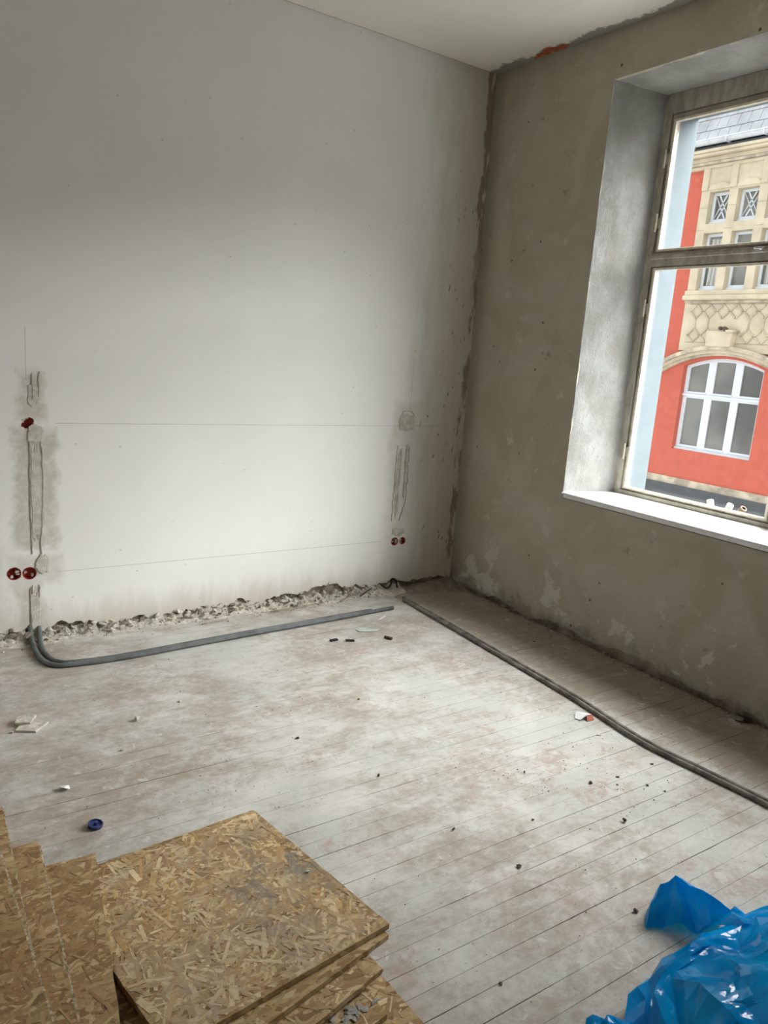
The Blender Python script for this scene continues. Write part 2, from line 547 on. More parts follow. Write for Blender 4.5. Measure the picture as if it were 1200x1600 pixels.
def link(name, me, mat=None, parent=None):
    o = bpy.data.objects.new(name, me)
    COL.objects.link(o)
    if mat and me and not me.materials:
        me.materials.append(MAT[mat] if isinstance(mat, str) else mat)
    if parent:
        o.parent = parent
        if parent.type == 'EMPTY':
            o.matrix_parent_inverse = Matrix.Translation(-Vector(parent.location)) if parent.rotation_euler.z == 0 else parent.matrix_basis.inverted()
    return o


def tag(o, label=None, cat=None, group=None, kind=None):
    for kk, v in (('label', label), ('category', cat), ('group', group), ('kind', kind)):
        if v:
            o[kk] = v
    return o


def empty(name, loc=(0, 0, 0)):
    o = bpy.data.objects.new(name, None)
    COL.objects.link(o)
    o.location = loc
    o.empty_display_size = 0.05
    return o


FX = lambda y, z, d: (d, y, z)      # plane across x
FY = lambda x, z, d: (x, d, z)      # plane across y
FZ = lambda x, y, d: (x, y, d)      # plane across z


def rect(a0, a1, b0, b1):
    return [(a0, b0), (a1, b0), (a1, b1), (a0, b1)]


def circ(cx, cy, r, n=18, jag=0.0, rng=random):
    return [(cx + (r + rng.uniform(-jag, jag)) * math.cos(2 * math.pi * i / n), cy + (r + rng.uniform(-jag, jag)) * math.sin(2 * math.pi * i / n)) for i in range(n)]


# ------------------------------------------------------------------ room shell
XW, YB, HC = -4.7, -5.4, 3.42       # far side wall, wall behind the camera, ceiling height
rng = random.Random(3)


def ragged(a0, a1, lo, hi, step=0.03, seed=1.0, f=3.0):
    pts = []
    n = int(abs(a1 - a0) / step)
    for i in range(n + 1):
        a = a0 + (a1 - a0) * i / n
        h = mnoise.fractal(Vector((a * f, seed, 0)), 0.9, 2.0, 5)
        h = 0.5 + 0.5 * max(-1, min(1, h * 1.8))
        pts.append((a, lo + (hi - lo) * h))
    return pts


# floor
floor = empty('floor')
tag(floor, 'dusty worn timber plank floor running along the white wall', 'floor', kind='structure')
M().box(XW, 0.03, YB, 0.03, -0.12, -0.024).build('subfloor', 'subfloor', floor)
PWID = 0.0755
variants = []
for q in range(8):
    rr = random.Random(100 + q)
    nseg = 60
    L = -XW - 0.002
    vs, fs = [], []
    for i in range(nseg + 1):
        x = -L / 2 + L * i / nseg
        g0 = max(0.0, 0.0014 * mnoise.noise(Vector((x * 2.3, q * 9.1, 0))) + 0.0004)
        g1 = max(0.0, 0.0014 * mnoise.noise(Vector((x * 2.3, q * 9.1 + 4, 0))) + 0.0004)
        if rr.random() < 0.06:
            g1 += 0.0015
        zc = 0.0006 * mnoise.noise(Vector((x * 1.1, q * 3.3, 5)))
        y0, y1 = -PWID / 2 + g0, PWID / 2 - g1
        vs += [(x, y0, -0.024), (x, y0, -0.0004 + zc), (x, y0 + 0.0006, zc), (x, y1 - 0.0006, zc), (x, y1, -0.0004 + zc), (x, y1, -0.024)]
    for i in range(nseg):
        for j in range(5):
            a = i * 6 + j
            fs.append((a, a + 6, a + 7, a + 1))
    fs += [tuple(range(6)), tuple(range(nseg * 6, nseg * 6 + 6))[::-1]]
    mm = M().add(vs, fs).mesh('plank')
    mm.materials.append(MAT['plank'])
    variants.append(mm)
npl = int(-YB / PWID)
for i in range(npl):
    o = link('plank', variants[rng.randrange(8)], None, floor)
    o.location = (XW / 2, -PWID * (i + 0.5), rng.uniform(-0.0006, 0.0))
    if rng.random() < 0.5:
        o.rotation_euler.z = math.pi

# ceiling
ceil = M().box(XW - 0.1, 0.03, YB - 0.1, 0.035, HC, HC + 0.2).build('ceiling', 'ceiling')
tag(ceil, 'dull white plaster ceiling with ragged grey edge', 'ceiling', kind='structure')
pt = [(-0.03, -0.36), (-0.045, -0.40), (-0.065, -0.42), (-0.06, -0.46), (-0.095, -0.50), (-0.10, -0.54), (-0.07, -0.57), (-0.065, -0.62), (-0.04, -0.66), (-0.022, -0.62), (-0.025, -0.52), (-0.022, -0.42)]
M().prism(pt, FZ, HC - 0.004, HC + 0.01).build('exposed_brick', 'brick_red', ceil)

# white wall, with its holes for the socket boxes and its broken foot
BOXES = [  # x, z, radius, kind
    (-2.911, 0.369, 0.035, 'full'), (-2.838, 0.365, 0.035, 'full'), (-2.830, 1.150, 0.031, 'half'),
    (-0.522, 0.350, 0.030, 'full'), (-0.456, 0.350, 0.027, 'full'), (-0.488, 1.144, 0.017, 'half')]
wl = empty('wall_left')
tag(wl, 'white painted wall with filled cable chases and broken foot', 'wall', kind='structure')
foot = ragged(XW, 0.0, 0.002, 0.098, 0.011, 4.2, 4.2)
outer = foot + [(0.0, HC), (XW, HC)]
holes = [circ(x, z, r, 20, 0.0015 if kd == 'full' else 0.006, rng) for x, z, r, kd in BOXES]
M().prism(outer, FY, 0.0, 0.028, holes).build('plaster', 'white_wall', wl)
core_holes = [circ(x, z, r + 0.004, 14) for x, z, r, kd in BOXES]
M().prism(rect(XW, 0.3, -0.1, HC + 0.1), FY, 0.028, 0.075, core_holes).build('masonry', 'masonry', wl)
M().box(XW, 0.3, 0.075, 0.3, -0.1, HC + 0.1).build('masonry', 'masonry', wl)


def blob(cx, cy, rx, ry, n=26, jag=0.25, seed=0):
    o = []
    for i in range(n):
        w = 2 * math.pi * i / n
        r = 1 + jag * 1.3 * mnoise.noise(Vector((math.cos(w) * 2.2, math.sin(w) * 2.2, seed * 5.3))) + jag * 0.7 * mnoise.noise(Vector((math.cos(w) * 6, math.sin(w) * 6, seed * 3.1)))
        sq = 1 / max(abs(math.cos(w)), abs(math.sin(w))) ** 0.35
        o.append((cx + rx * r * sq * math.cos(w), cy + ry * r * sq * math.sin(w)))
    return o


def filler(cx, cz, rx, rz, seed, dep=0.003):
    M().prism(blob(cx, cz, rx, rz, 56, 0.26, seed), FY, -dep, 0.002).build('filler_patch', 'filler', wl, bevel=0.0015)


# filled chase below the left switch, channel by channel
filler(-2.79, 0.80, 0.030, 0.27, 1, 0.0025)
filler(-2.795, 1.10, 0.034, 0.045, 2, 0.006)
filler(-2.80, 1.29, 0.026, 0.055, 3, 0.003)
filler(-2.775, 0.41, 0.030, 0.05, 4, 0.006)
filler(-2.815, 0.15, 0.022, 0.13, 5, 0.005)
filler(-0.50, 1.17, 0.060, 0.055, 6, 0.005)
filler(-0.535, 0.76, 0.018, 0.23, 7, 0.003)
filler(-0.475, 0.84, 0.014, 0.17, 8, 0.003)
filler(-0.50, 0.42, 0.05, 0.03, 9, 0.004)


def crackline(pts, w, wallplane='y', parent=None, mat='crack', dep=0.0045):
    """a thin ragged ridge or groove edge along a wall"""
    P = []
    for (a0, b0), (a1, b1) in zip(pts[:-1], pts[1:]):
        n = max(2, int(math.hypot(a1 - a0, b1 - b0) / 0.02))
        for i in range(n):
            t = i / n
            P.append((a0 + (a1 - a0) * t + rng.gauss(0, 0.0022), b0 + (b1 - b0) * t + rng.gauss(0, 0.0015)))
    P.append(pts[-1])
    Lh, Rh = [], []
    for i, q in enumerate(P):
        ww = w * rng.uniform(0.15, 1.2)
        a, b = P[max(0, i - 1)], P[min(len(P) - 1, i + 1)]
        dx, dy = b[0] - a[0], b[1] - a[1]
        l = math.hypot(dx, dy) or 1
        Lh.append((q[0] - dy / l * ww, q[1] + dx / l * ww))
        Rh.append((q[0] + dy / l * ww, q[1] - dx / l * ww))
    fn = FY if wallplane == 'y' else FX
    d0, d1 = (-dep, 0.001)
    mm = M()
    n = len(P)
    vs = [fn(*q, d0) for q in Lh] + [fn(*q, d0) for q in Rh] + [fn(*q, d1) for q in Lh] + [fn(*q, d1) for q in Rh]
    fs = []
    for i in range(n - 1):
        fs += [(i, i + 1, n + i + 1, n + i), (i, i + 1, 2 * n + i + 1, 2 * n + i), (n + i, n + i + 1, 3 * n + i + 1, 3 * n + i)]
    mm.add(vs, fs)
    return mm.build('plaster_crack', mat, parent)


for pts, w in (([(-2.822, 1.06), (-2.826, 0.8), (-2.822, 0.47)], 0.0022), ([(-2.768, 1.06), (-2.765, 0.9), (-2.772, 0.62)], 0.0022),
               ([(-2.772, 0.62), (-2.785, 0.52), (-2.775, 0.46)], 0.0016), ([(-2.805, 1.40), (-2.804, 1.27)], 0.0016), ([(-2.774, 1.41), (-2.775, 1.28)], 0.0016),
               ([(-2.835, 0.29), (-2.836, 0.06)], 0.0018), ([(-2.793, 0.30), (-2.797, 0.06)], 0.0022),
               ([(-0.560, 1.02), (-0.565, 0.5)], 0.0018), ([(-0.525, 1.0), (-0.535, 0.52)], 0.0014), ([(-0.487, 1.02), (-0.485, 0.66)], 0.0015), ([(-0.462, 1.02), (-0.458, 0.66)], 0.0015),
               ([(-0.455, 0.66), (-0.50, 0.50)], 0.002), ([(-0.555, 1.13), (-0.555, 1.20), (-0.53, 1.25), (-0.47, 1.25), (-0.44, 1.22)], 0.0022)):
    crackline(pts, w, 'y', wl)

# dark scrapes in the paint near the corner
rs_ = random.Random(12)
for q in range(26):
    x = -0.06 - abs(rs_.gauss(0, 0.13))
    z = rs_.uniform(0.3, 2.1)
    h_ = rs_.uniform(0.006, 0.022)
    w_ = rs_.uniform(0.002, 0.005)
    t_ = 0.25 * h_
    M().prism([(x - w_ + t_, z + h_), (x + t_, z + h_ * 1.1), (x + w_, z + h_ * 0.2), (x - t_ + w_ * 0.5, z - h_), (x - t_ - w_ * 0.6, z - h_ * 0.8), (x - w_ * 0.9, z)], FY, -0.0006, 0.001).build('paint_scrape', 'scrape', wl)

# red installation boxes set in the wall
BL = ['red installation box, left of the pair low on the white wall', 'red installation box, right of the left-hand low pair in the white wall',
      'red switch box half covered with plaster at left end of the upper line', 'red smeared box, left of the pair near the corner',
      'red smeared box, right of the pair near the corner', 'small red box opening at right end of the upper line']
for i, ((x, z, r, kd), lb) in enumerate(zip(BOXES, BL)):
    e = empty('installation_box', (x, 0.04, z))
    tag(e, lb, 'socket box', 'red installation boxes in the white wall')
    q = r - 0.0012
    dp = 0.030
    M().lathe([(q, -0.001), (q * 0.93, -0.001), (q * 0.90, -dp), (q * 0.6, -dp - 0.002), (0.0005, -dp - 0.002)], (x, 0, z), (0, -1, 0), 22).build('cup', 'red_plastic', e, smooth=False)
    if kd == 'full':
        for sx in (-1, 1):
            M().lathe([(0.0042, -dp), (0.0042, -0.012), (0.0022, -0.0115), (0.0004, -0.0115)], (x + sx * q * 0.74, 0, z), (0, -1, 0), 10).build('screw_dome', 'red_plastic', e)
    rr = random.Random(i * 7 + 2)
    for jj in range(3 if kd == 'full' else 4):
        w = rr.uniform(0, 6.28)
        cx, cz = x + math.cos(w) * r * (0.55 if kd == 'full' else 0.75), z + math.sin(w) * r * (0.55 if kd == 'full' else 0.75)
        M().prism(blob(cx, cz, r * rr.uniform(0.12, 0.3), r * rr.uniform(0.12, 0.28), 10, 0.5, jj + i * 3), FY, 0.006, dp + 0.002).build('plaster_smear', 'filler', e)

# window wall
wr = empty('wall_right')
tag(wr, 'bare grey cement rendered window wall with ragged foot', 'wall', kind='structure')
IY0, IY1, IZ0, IZ1 = -3.29, -0.99, 0.835, 3.17          # inner opening
JX = 0.35                                                # window plane
foot = ragged(-YB * -1, 0.0, 0.0, 0.075, 0.02, 8.8, 2.2)
op1 = [(IY0, IZ0), (IY0 + 0.004, 2.0), (IY0, IZ1), (-1.8, IZ1 + 0.004), (IY1, IZ1)]
for zz in np.linspace(IZ1 - 0.05, IZ0 + 0.04, 40):
    op1.append((IY1 + 0.004 * mnoise.noise(Vector((0, 0, zz * 9))) + 0.002 * mnoise.noise(Vector((3, 0, zz * 31))), zz))
op1.append((IY1, IZ0))
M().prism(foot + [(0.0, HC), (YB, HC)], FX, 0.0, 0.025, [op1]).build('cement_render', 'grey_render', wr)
big1 = rect(IY0 - 0.03, IY1 + 0.03, IZ0 - 0.02, IZ1 + 0.03)
M().prism(rect(YB - 0.1, 0.3, -0.1, HC + 0.2), FX, 0.025, 0.40, [big1]).build('masonry', 'masonry', wr)
OY0, OY1, OZ0, OZ1 = -3.13, -1.15, 0.86, 3.058
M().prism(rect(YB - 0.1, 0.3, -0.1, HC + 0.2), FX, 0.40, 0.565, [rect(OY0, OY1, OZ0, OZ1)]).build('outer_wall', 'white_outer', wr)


def reveals(y0, y1, first):
    """splayed plaster reveals between the render and the window"""
    f0, f1 = y0 + 0.09, y1 - 0.09
    def jamb(a, b, s):
        n = 60 if first else 2
        vs, fs = [], []
        nx = 14 if first else 2
        for i in range(n + 1):
            z = IZ0 - 0.01 + (IZ1 + 0.02 - IZ0) * i / n
            for j in range(nx + 1):
                x = JX * j / nx
                w = (0.004 * mnoise.fractal(Vector((x * 9, s * 5, z * 6)), 1.0, 2.0, 4)) if first else 0
                if j == nx:
                    w = 0
                xx = x
                vs.append((xx + (0.0005 if j == 0 else 0), a + (b - a) * x / JX + w, z))
        for i in range(n):
            for j in range(nx):
                q = i * (nx + 1) + j
                fs.append((q, q + 1, q + nx + 2, q + nx + 1))
        mm = M().add(vs, fs)
        mm.box(0.012, 0.402, min(a - s * 0.0, a + s * 0.03), max(a, a + s * 0.03), IZ0 - 0.02, IZ1 + 0.03)
        mm.prism([(0.02, a + s * 0.0002), (0.402, a + s * 0.0002), (0.402, b), (JX, b + s * 0.006)], FZ, IZ0 - 0.01, IZ1 + 0.02)
        return mm.build('reveal_plaster', 'reveal', wr)
    jamb(y1, f1, 1)
    jamb(y0, f0, -1)
    vs, fs = [], []
    ny, nx = (50, 14) if first else (2, 2)
    for i in range(ny + 1):
        for j in range(nx + 1):
            x = JX * j / nx
            y = y0 + (y1 - y0) * i / ny
            w = 0.006 * mnoise.fractal(Vector((x * 8, y * 5, 3.0)), 1.0, 2.0, 4) if first and 0 < j < nx else 0
            vs.append((x + (0.0005 if j == 0 else 0), y, IZ1 + 0.003 - 0.022 * x / JX + w))
    for i in range(ny):
        for j in range(nx):
            q = i * (nx + 1) + j
            fs.append((q, q + 1, q + nx + 2, q + nx + 1))
    mm = M().add(vs, fs)
    mm.box(0.012, 0.402, y0 - 0.02, y1 + 0.02, IZ1 + 0.012, IZ1 + 0.03)
    mm.box(JX + 0.001, 0.402, y0 - 0.02, y1 + 0.02, IZ1 - 0.019, IZ1 + 0.012)
    mm.build('reveal_plaster', 'reveal', wr)


reveals(IY0, IY1, True)

# window sills
for nm, y0, y1, lb in (('trim_1', IY0, IY1, 'white inner window sill board below the window'),):
    o = M().prism([(-0.018, 0.864), (-0.018, 0.869), (-0.013, 0.874), (JX + 0.045, 0.878), (JX + 0.045, 0.838), (0.002, 0.838), (0.002, 0.862)], lambda u, v, d: (u, d, v), y0 + 0.002, y1 - 0.002).build(nm, 'white_sill', bevel=0.002)
    tag(o, lb, 'window sill', kind='structure')
for nm, y0, y1, lb in (('trim_2', OY0, OY1, 'dark metal outer window ledge behind the glass'),):
    o = M().prism([(0.425, 0.862), (0.425, 0.872), (0.62, 0.866), (0.62, 0.840), (0.60, 0.840), (0.60, 0.862)], lambda u, v, d: (u, d, v), y0 + 0.001, y1 - 0.001).build(nm, 'fascia_dark')
    tag(o, lb, 'window ledge', kind='structure')


def window(name, y0, y1, label, detail):
    """y1 is the edge nearer the corner"""
    e = empty(name, (JX, (y0 + y1) / 2, 0.875))
    tag(e, label, 'window', kind='structure')
    xf0, xf1 = JX, JX + 0.072
    zb, zt = 0.877, 3.152
    ym = (y0 + y1) / 2
    halves = ((y0 + 0.052, ym - 0.045), (ym + 0.045, y1 - 0.052))
    M().prism(rect(y0, y1, zb, zt), FX, xf0, xf1, [rect(a, b, c, d) for a, b in halves for c, d in ((zb + 0.026, 2.222), (2.296, zt - 0.105))]).build('frame', 'old_paint', e, bevel=0.004)
    for a, b in halves:
        M().box(xf0 - 0.010, xf0 + 0.004, a - 0.002, b + 0.002, 2.262, 2.284).build('transom_moulding', 'old_paint', e, bevel=0.004)
        for za, zc in ((zb + 0.028, 2.220), (2.298, zt - 0.107)):
            ya, yc = a + 0.002, b - 0.002
            top = zc - (0.010 if za < 1 else 0.036)
            s = M().prism(rect(ya, yc, za, zc), FX, xf0 + 0.012, xf0 + 0.052, [rect(ya + 0.026, yc - 0.026, za + 0.018, top)]).build('sash', 'old_paint', e, bevel=0.003)
            # lighter painted bead around the glass
            M().prism(rect(ya + 0.018, yc - 0.018, za + 0.010, top + 0.006), FX, xf0 + 0.002, xf0 + 0.013,
                      [rect(ya + 0.033, yc - 0.033, za + 0.022, top - 0.008)]).build('glazing_bead', 'cream_paint', s, bevel=0.002)
            M().box(xf0 + 0.028, xf0 + 0.032, ya + 0.022, yc - 0.022, za + 0.014, top + 0.004).build('pane', 'glass', s)
    if detail:
        for z in (2.806, 2.461, 1.985, 1.136):
            h = M().lathe([(0.0005, -0.045), (0.006, -0.045), (0.006, 0.045), (0.0045, 0.052), (0.0005, 0.054)], (xf0 - 0.006, y1 - 0.053, z), (0, 0, 1), 10).build('hinge', 'cream_paint', e)
            M().box(xf0 - 0.002, xf0 + 0.001, y1 - 0.075, y1 - 0.035, z - 0.03, z + 0.03).build('hinge_leaf', 'old_paint', h)
    yc = -1.786
    l = M().box(xf0 - 0.012, xf0, yc - 0.03, yc + 0.03, 2.262, 2.292).build('latch', 'steel', e, bevel=0.004)
    M().tube([(xf0 - 0.010, yc + 0.018, 2.277), (xf0 - 0.022, yc + 0.016, 2.278), (xf0 - 0.024, yc - 0.012, 2.274), (xf0 - 0.022, yc - 0.024, 2.270)], 0.006, 8).build('latch_handle', 'steel', l)
    return e


window('window_1', IY0 + 0.09, IY1 - 0.085, 'old timber window with fanlight, grey-beige flaking frame', True)

# the walls not in view
o = M().box(XW - 0.2, XW, YB - 0.1, 0.3, -0.1, HC + 0.1).build('wall_far_side', 'room_wall')
tag(o, 'plain pale wall opposite the windows', 'wall', kind='structure')
o = M().box(XW - 0.2, 0.5, YB - 0.2, YB, -0.1, HC + 0.1).build('wall_back', 'room_wall')
tag(o, 'plain pale wall behind the camera', 'wall', kind='structure')

# ------------------------------------------------------------------ the house across the street
XF = 11.5
H = empty('apartment_building', (XF, 5.5, -4.6))
tag(H, 'coral rendered town house with sandstone bay across the street', 'building')
YE = -1.6
BC = 5.49                     # middle of the bay


def archwin(y0, y1, z0, zs, zt, n=18):
    """outline with a segmental head; y0 > y1"""
    cy, w = (y0 + y1) / 2, (y0 - y1) / 2
    R = (w * w + (zt - zs) ** 2) / (2 * (zt - zs))
    pts = [(y1, z0), (y0, z0)]
    a = math.asin(w / R)
    for i in range(n + 1):
        t = a - 2 * a * i / n
        pts.append((cy + R * math.sin(t), zt - R + R * math.cos(t)))
    return pts


ybig = archwin(6.42, 4.56, -0.06, 1.78, 1.97)
ybig2 = [(y - 5.2, z) for y, z in ybig]
wallz0 = -0.70
for a0, a1, hs in ((YE, 2.4, [ybig2]), (2.4, 7.6, [ybig, rect(4.40, 6.56, 2.3, 5.82)]), (7.6, 14, [])):
    M().prism(rect(a0, a1, wallz0, 5.85), FX, XF, XF + 0.35, hs).build('wall', 'coral_render', H)
M().box(XF + 0.35, XF + 8, YE, 14, -4.6, 6.2).build('house_body', 'fascia_dark', H)
M().box(XF - 0.05, XF + 0.35, YE, 14, -0.85, -0.70).build('string_course', 'sandstone_weathered', H)
M().box(XF - 0.10, XF + 0.35, YE, 14, -1.75, -0.85).build('shop_fascia', 'fascia_dark', H)
M().box(XF - 0.02, XF + 0.35, YE, 14, -4.6, -1.75).build('shop_front', 'sandstone_weathered', H)
# stone bay with the two rows of windows
lowr = [(6.39, 5.935), (5.745, 5.28), (5.09, 4.63)]
hol = [rect(b, a, 3.37, 4.54) for a, b in lowr] + [rect(b, a, 4.725, 5.365) for a, b in lowr]
M().prism(rect(4.39, 6.585, 2.10, 5.84), FX, XF - 0.06, XF + 0.30, hol).build('stone_bay', 'sandstone', H)
M().box(XF - 0.12, XF, 4.36, 6.60, 3.26, 3.36).build('bay_sill', 'sandstone', H, bevel=0.01)
M().box(XF - 0.17, XF, 4.34, 6.62, 3.16, 3.26).build('bay_sill', 'sandstone', H, bevel=0.02)
M().box(XF - 0.09, XF, 4.37, 6.59, 3.10, 3.16).build('bay_sill', 'sandstone_weathered', H, bevel=0.01)
for yy in (6.51, 5.86, 5.19, 4.47):
    M().box(XF - 0.10, XF - 0.05, yy - 0.075, yy + 0.075, 5.40, 5.84).build('pilaster', 'sandstone', H, bevel=0.01)
for a, b in lowr:
    cy = (a + b) / 2
    ao = [(cy + 0.26 * math.cos(t), 5.40 + 0.13 * math.sin(t)) for t in np.linspace(0, math.pi, 13)]
    M().prism(ao, FX, XF - 0.085, XF - 0.05).build('blind_arch', 'sandstone', H)
for yy, z0, z1 in ((6.485, 3.37, 5.4), (5.84, 3.4, 5.4), (5.185, 3.4, 5.4)):
    for zz in (4.60, 4.02, 5.05):
        M().box(XF - 0.0615, XF - 0.055, yy - 0.095, yy + 0.095, zz, zz + 0.012).build('stone_joint', 'stone_joint', H)
# lozenge relief below the bay windows


def bar(y0, z0, y1, z1, w, d0, d1):
    dy, dz = y1 - y0, z1 - z0
    l = math.hypot(dy, dz)
    py, pz = -dz / l * w, dy / l * w
    return M().prism([(y0 + py, z0 + pz), (y1 + py, z1 + pz), (y1 - py, z1 - pz), (y0 - py, z0 - pz)], FX, d0, d1)


cells = 6
cw = (6.42 - 4.56) / cells
for i in range(cells):
    yc = 6.42 - cw * (i + 0.5)
    for zc, hh in ((2.93, 0.14), (2.43, 0.14)):
        if zc < 2.6 and abs(yc - BC) < 0.4:
            continue
        r_ = M()
        for s1, s2 in ((1, 1), (1, -1), (-1, 1), (-1, -1)):
            b_ = bar(yc + s1 * cw * 0.47, zc, yc, zc + s2 * hh, 0.017, XF - 0.085, XF - 0.055)
            r_.add(b_.v, b_.f)
        r_.build('lozenge', 'sandstone_relief', H)
for i in range(cells):
    yc = 6.42 - cw * (i + 0.5)
    if abs(yc - BC) > 0.4:
        bar(yc, 2.795, yc, 2.565, 0.014, XF - 0.08, XF - 0.055).build('lozenge_link', 'sandstone_relief', H)
for (y0, y1, z0, z1) in ((6.45, 4.53, 3.075, 3.09), (6.45, 4.53, 2.275, 2.287)):
    M().box(XF - 0.066, XF - 0.055, y1, y0, z0, z1).build('panel_edge', 'stone_joint', H)
# arch moulding over the big window and its keystone


def arcband(R0, R1, cz, half, d0, d1, n=40, cy=BC):
    a = math.asin(half / R1)
    o_ = [(cy + R1 * math.sin(t), cz + R1 * math.cos(t)) for t in np.linspace(-a, a, n)]
    i_ = [(cy + R0 * math.sin(t), cz + R0 * math.cos(t)) for t in np.linspace(a, -a, n)]
    return M().prism(o_ + i_, FX, d0, d1)


for cyy in (BC, BC - 5.2):
    czz = 2.225 - 2.9
    arcband(2.82, 2.90, czz, 2.15, XF - 0.20, XF + 0.01, cy=cyy).build('arch_moulding', 'sandstone_weathered', H)
    arcband(2.75, 2.82, czz, 2.15, XF - 0.15, XF + 0.01, cy=cyy).build('arch_moulding', 'sandstone', H)
    arcband(2.70, 2.75, czz, 2.15, XF - 0.09, XF + 0.01, cy=cyy).build('arch_moulding', 'sandstone_weathered', H)
    M().prism([(cyy + 0.37, 2.52), (cyy - 0.25, 2.52), (cyy - 0.22, 2.20), (cyy + 0.34, 2.20)], FX, XF - 0.24, XF - 0.05).build('keystone', 'sandstone', H, bevel=0.015)
    M().box(XF - 0.27, XF - 0.05, cyy - 0.29, cyy - 0.10, 2.50, 2.545).build('keystone_cap', 'sandstone_weathered', H)
    rr = random.Random(5)
    ms = M()
    for q in range(5):
        c0 = (XF - 0.24 + rr.uniform(-.03, .05), cyy + 0.02 + rr.uniform(-.08, .06), 2.55 + rr.uniform(0, .03))
        ms.lathe([(0.001, -0.04), (0.045, -0.02), (0.05, 0.02), (0.001, 0.05)], c0, (rr.uniform(-.4, .4), rr.uniform(-.4, .4), 1), 6)
    ms.build('moss_tuft', 'dark_wood', H)
# cornice, gutter
for d, z0, z1, mt in ((0.10, 5.83, 5.90, 'sandstone'), (0.16, 5.90, 5.95, 'sandstone_weathered'), (0.13, 5.95, 6.05, 'sandstone'), (0.26, 6.05, 6.11, 'sandstone'), (0.30, 6.11, 6.17, 'sandstone'), (0.22, 6.17, 6.24, 'fascia_dark')):  # dark top course stands in for the shadow under the gutter
    M().box(XF - d, XF + 0.35, YE, 14, z0, z1).build('cornice', mt, H, bevel=0.012)
gut = M()
gp = [(XF - 0.36 + 0.085 + 0.085 * math.cos(t), 6.335 - 0.085 * math.sin(t)) for t in np.linspace(0, math.pi, 10)]
gp += [(XF - 0.36 + 0.085 - 0.075 * math.cos(t), 6.335 - 0.07 * math.sin(t)) for t in np.linspace(0, math.pi, 10)]
gut.prism(gp, lambda u, v, d: (u, d, v), YE, 14)
gut.tube([(XF - 0.362, YE, 6.338), (XF - 0.362, 14, 6.338)], 0.012, 8)
go = gut.build('gutter', 'zinc', H)
for i in range(12):
    y = 8.4 - i * 0.8
    M().box(XF - 0.375, XF - 0.19, y - 0.014, y + 0.014, 6.235, 6.35).build('gutter_bracket', 'zinc', go)
# roof
RA = math.radians(64)
rc, rs = math.cos(RA), math.sin(RA)
RX, RZ = XF - 0.22, 6.33
RIDGE = 1.5
M().prism([(RX, RZ - 0.03), (RX + rc * RIDGE, RZ - 0.03 + rs * RIDGE), (RX + rc * RIDGE + 4, RZ - 0.03 + rs * RIDGE), (RX + 7, RZ - 0.1)], lambda u, v, d: (u, d, v), YE, 14).build('roof', 'fascia_dark', H)
EXP, SW = 0.285, 0.235
sl = M().box(0.0, EXP - 0.016, -SW / 2 + 0.005, SW / 2 - 0.005, 0.0, 0.014).mesh('roof_slate')
sl.materials.append(MAT['slate'])
roof = [c for c in H.children if c.name.startswith('roof')][0]
for row in range(6):
    for i in range(28):
        o = link('roof_slate', sl, None, roof)
        t = row * EXP
        y = 10.2 - i * SW - (SW / 2 if row % 2 else 0)
        o.location = (RX + rc * t - rs * (0.012 if True else 0), y, RZ - 0.012 + rs * t + rc * 0.012)
        o.rotation_euler = (0, -RA, 0)


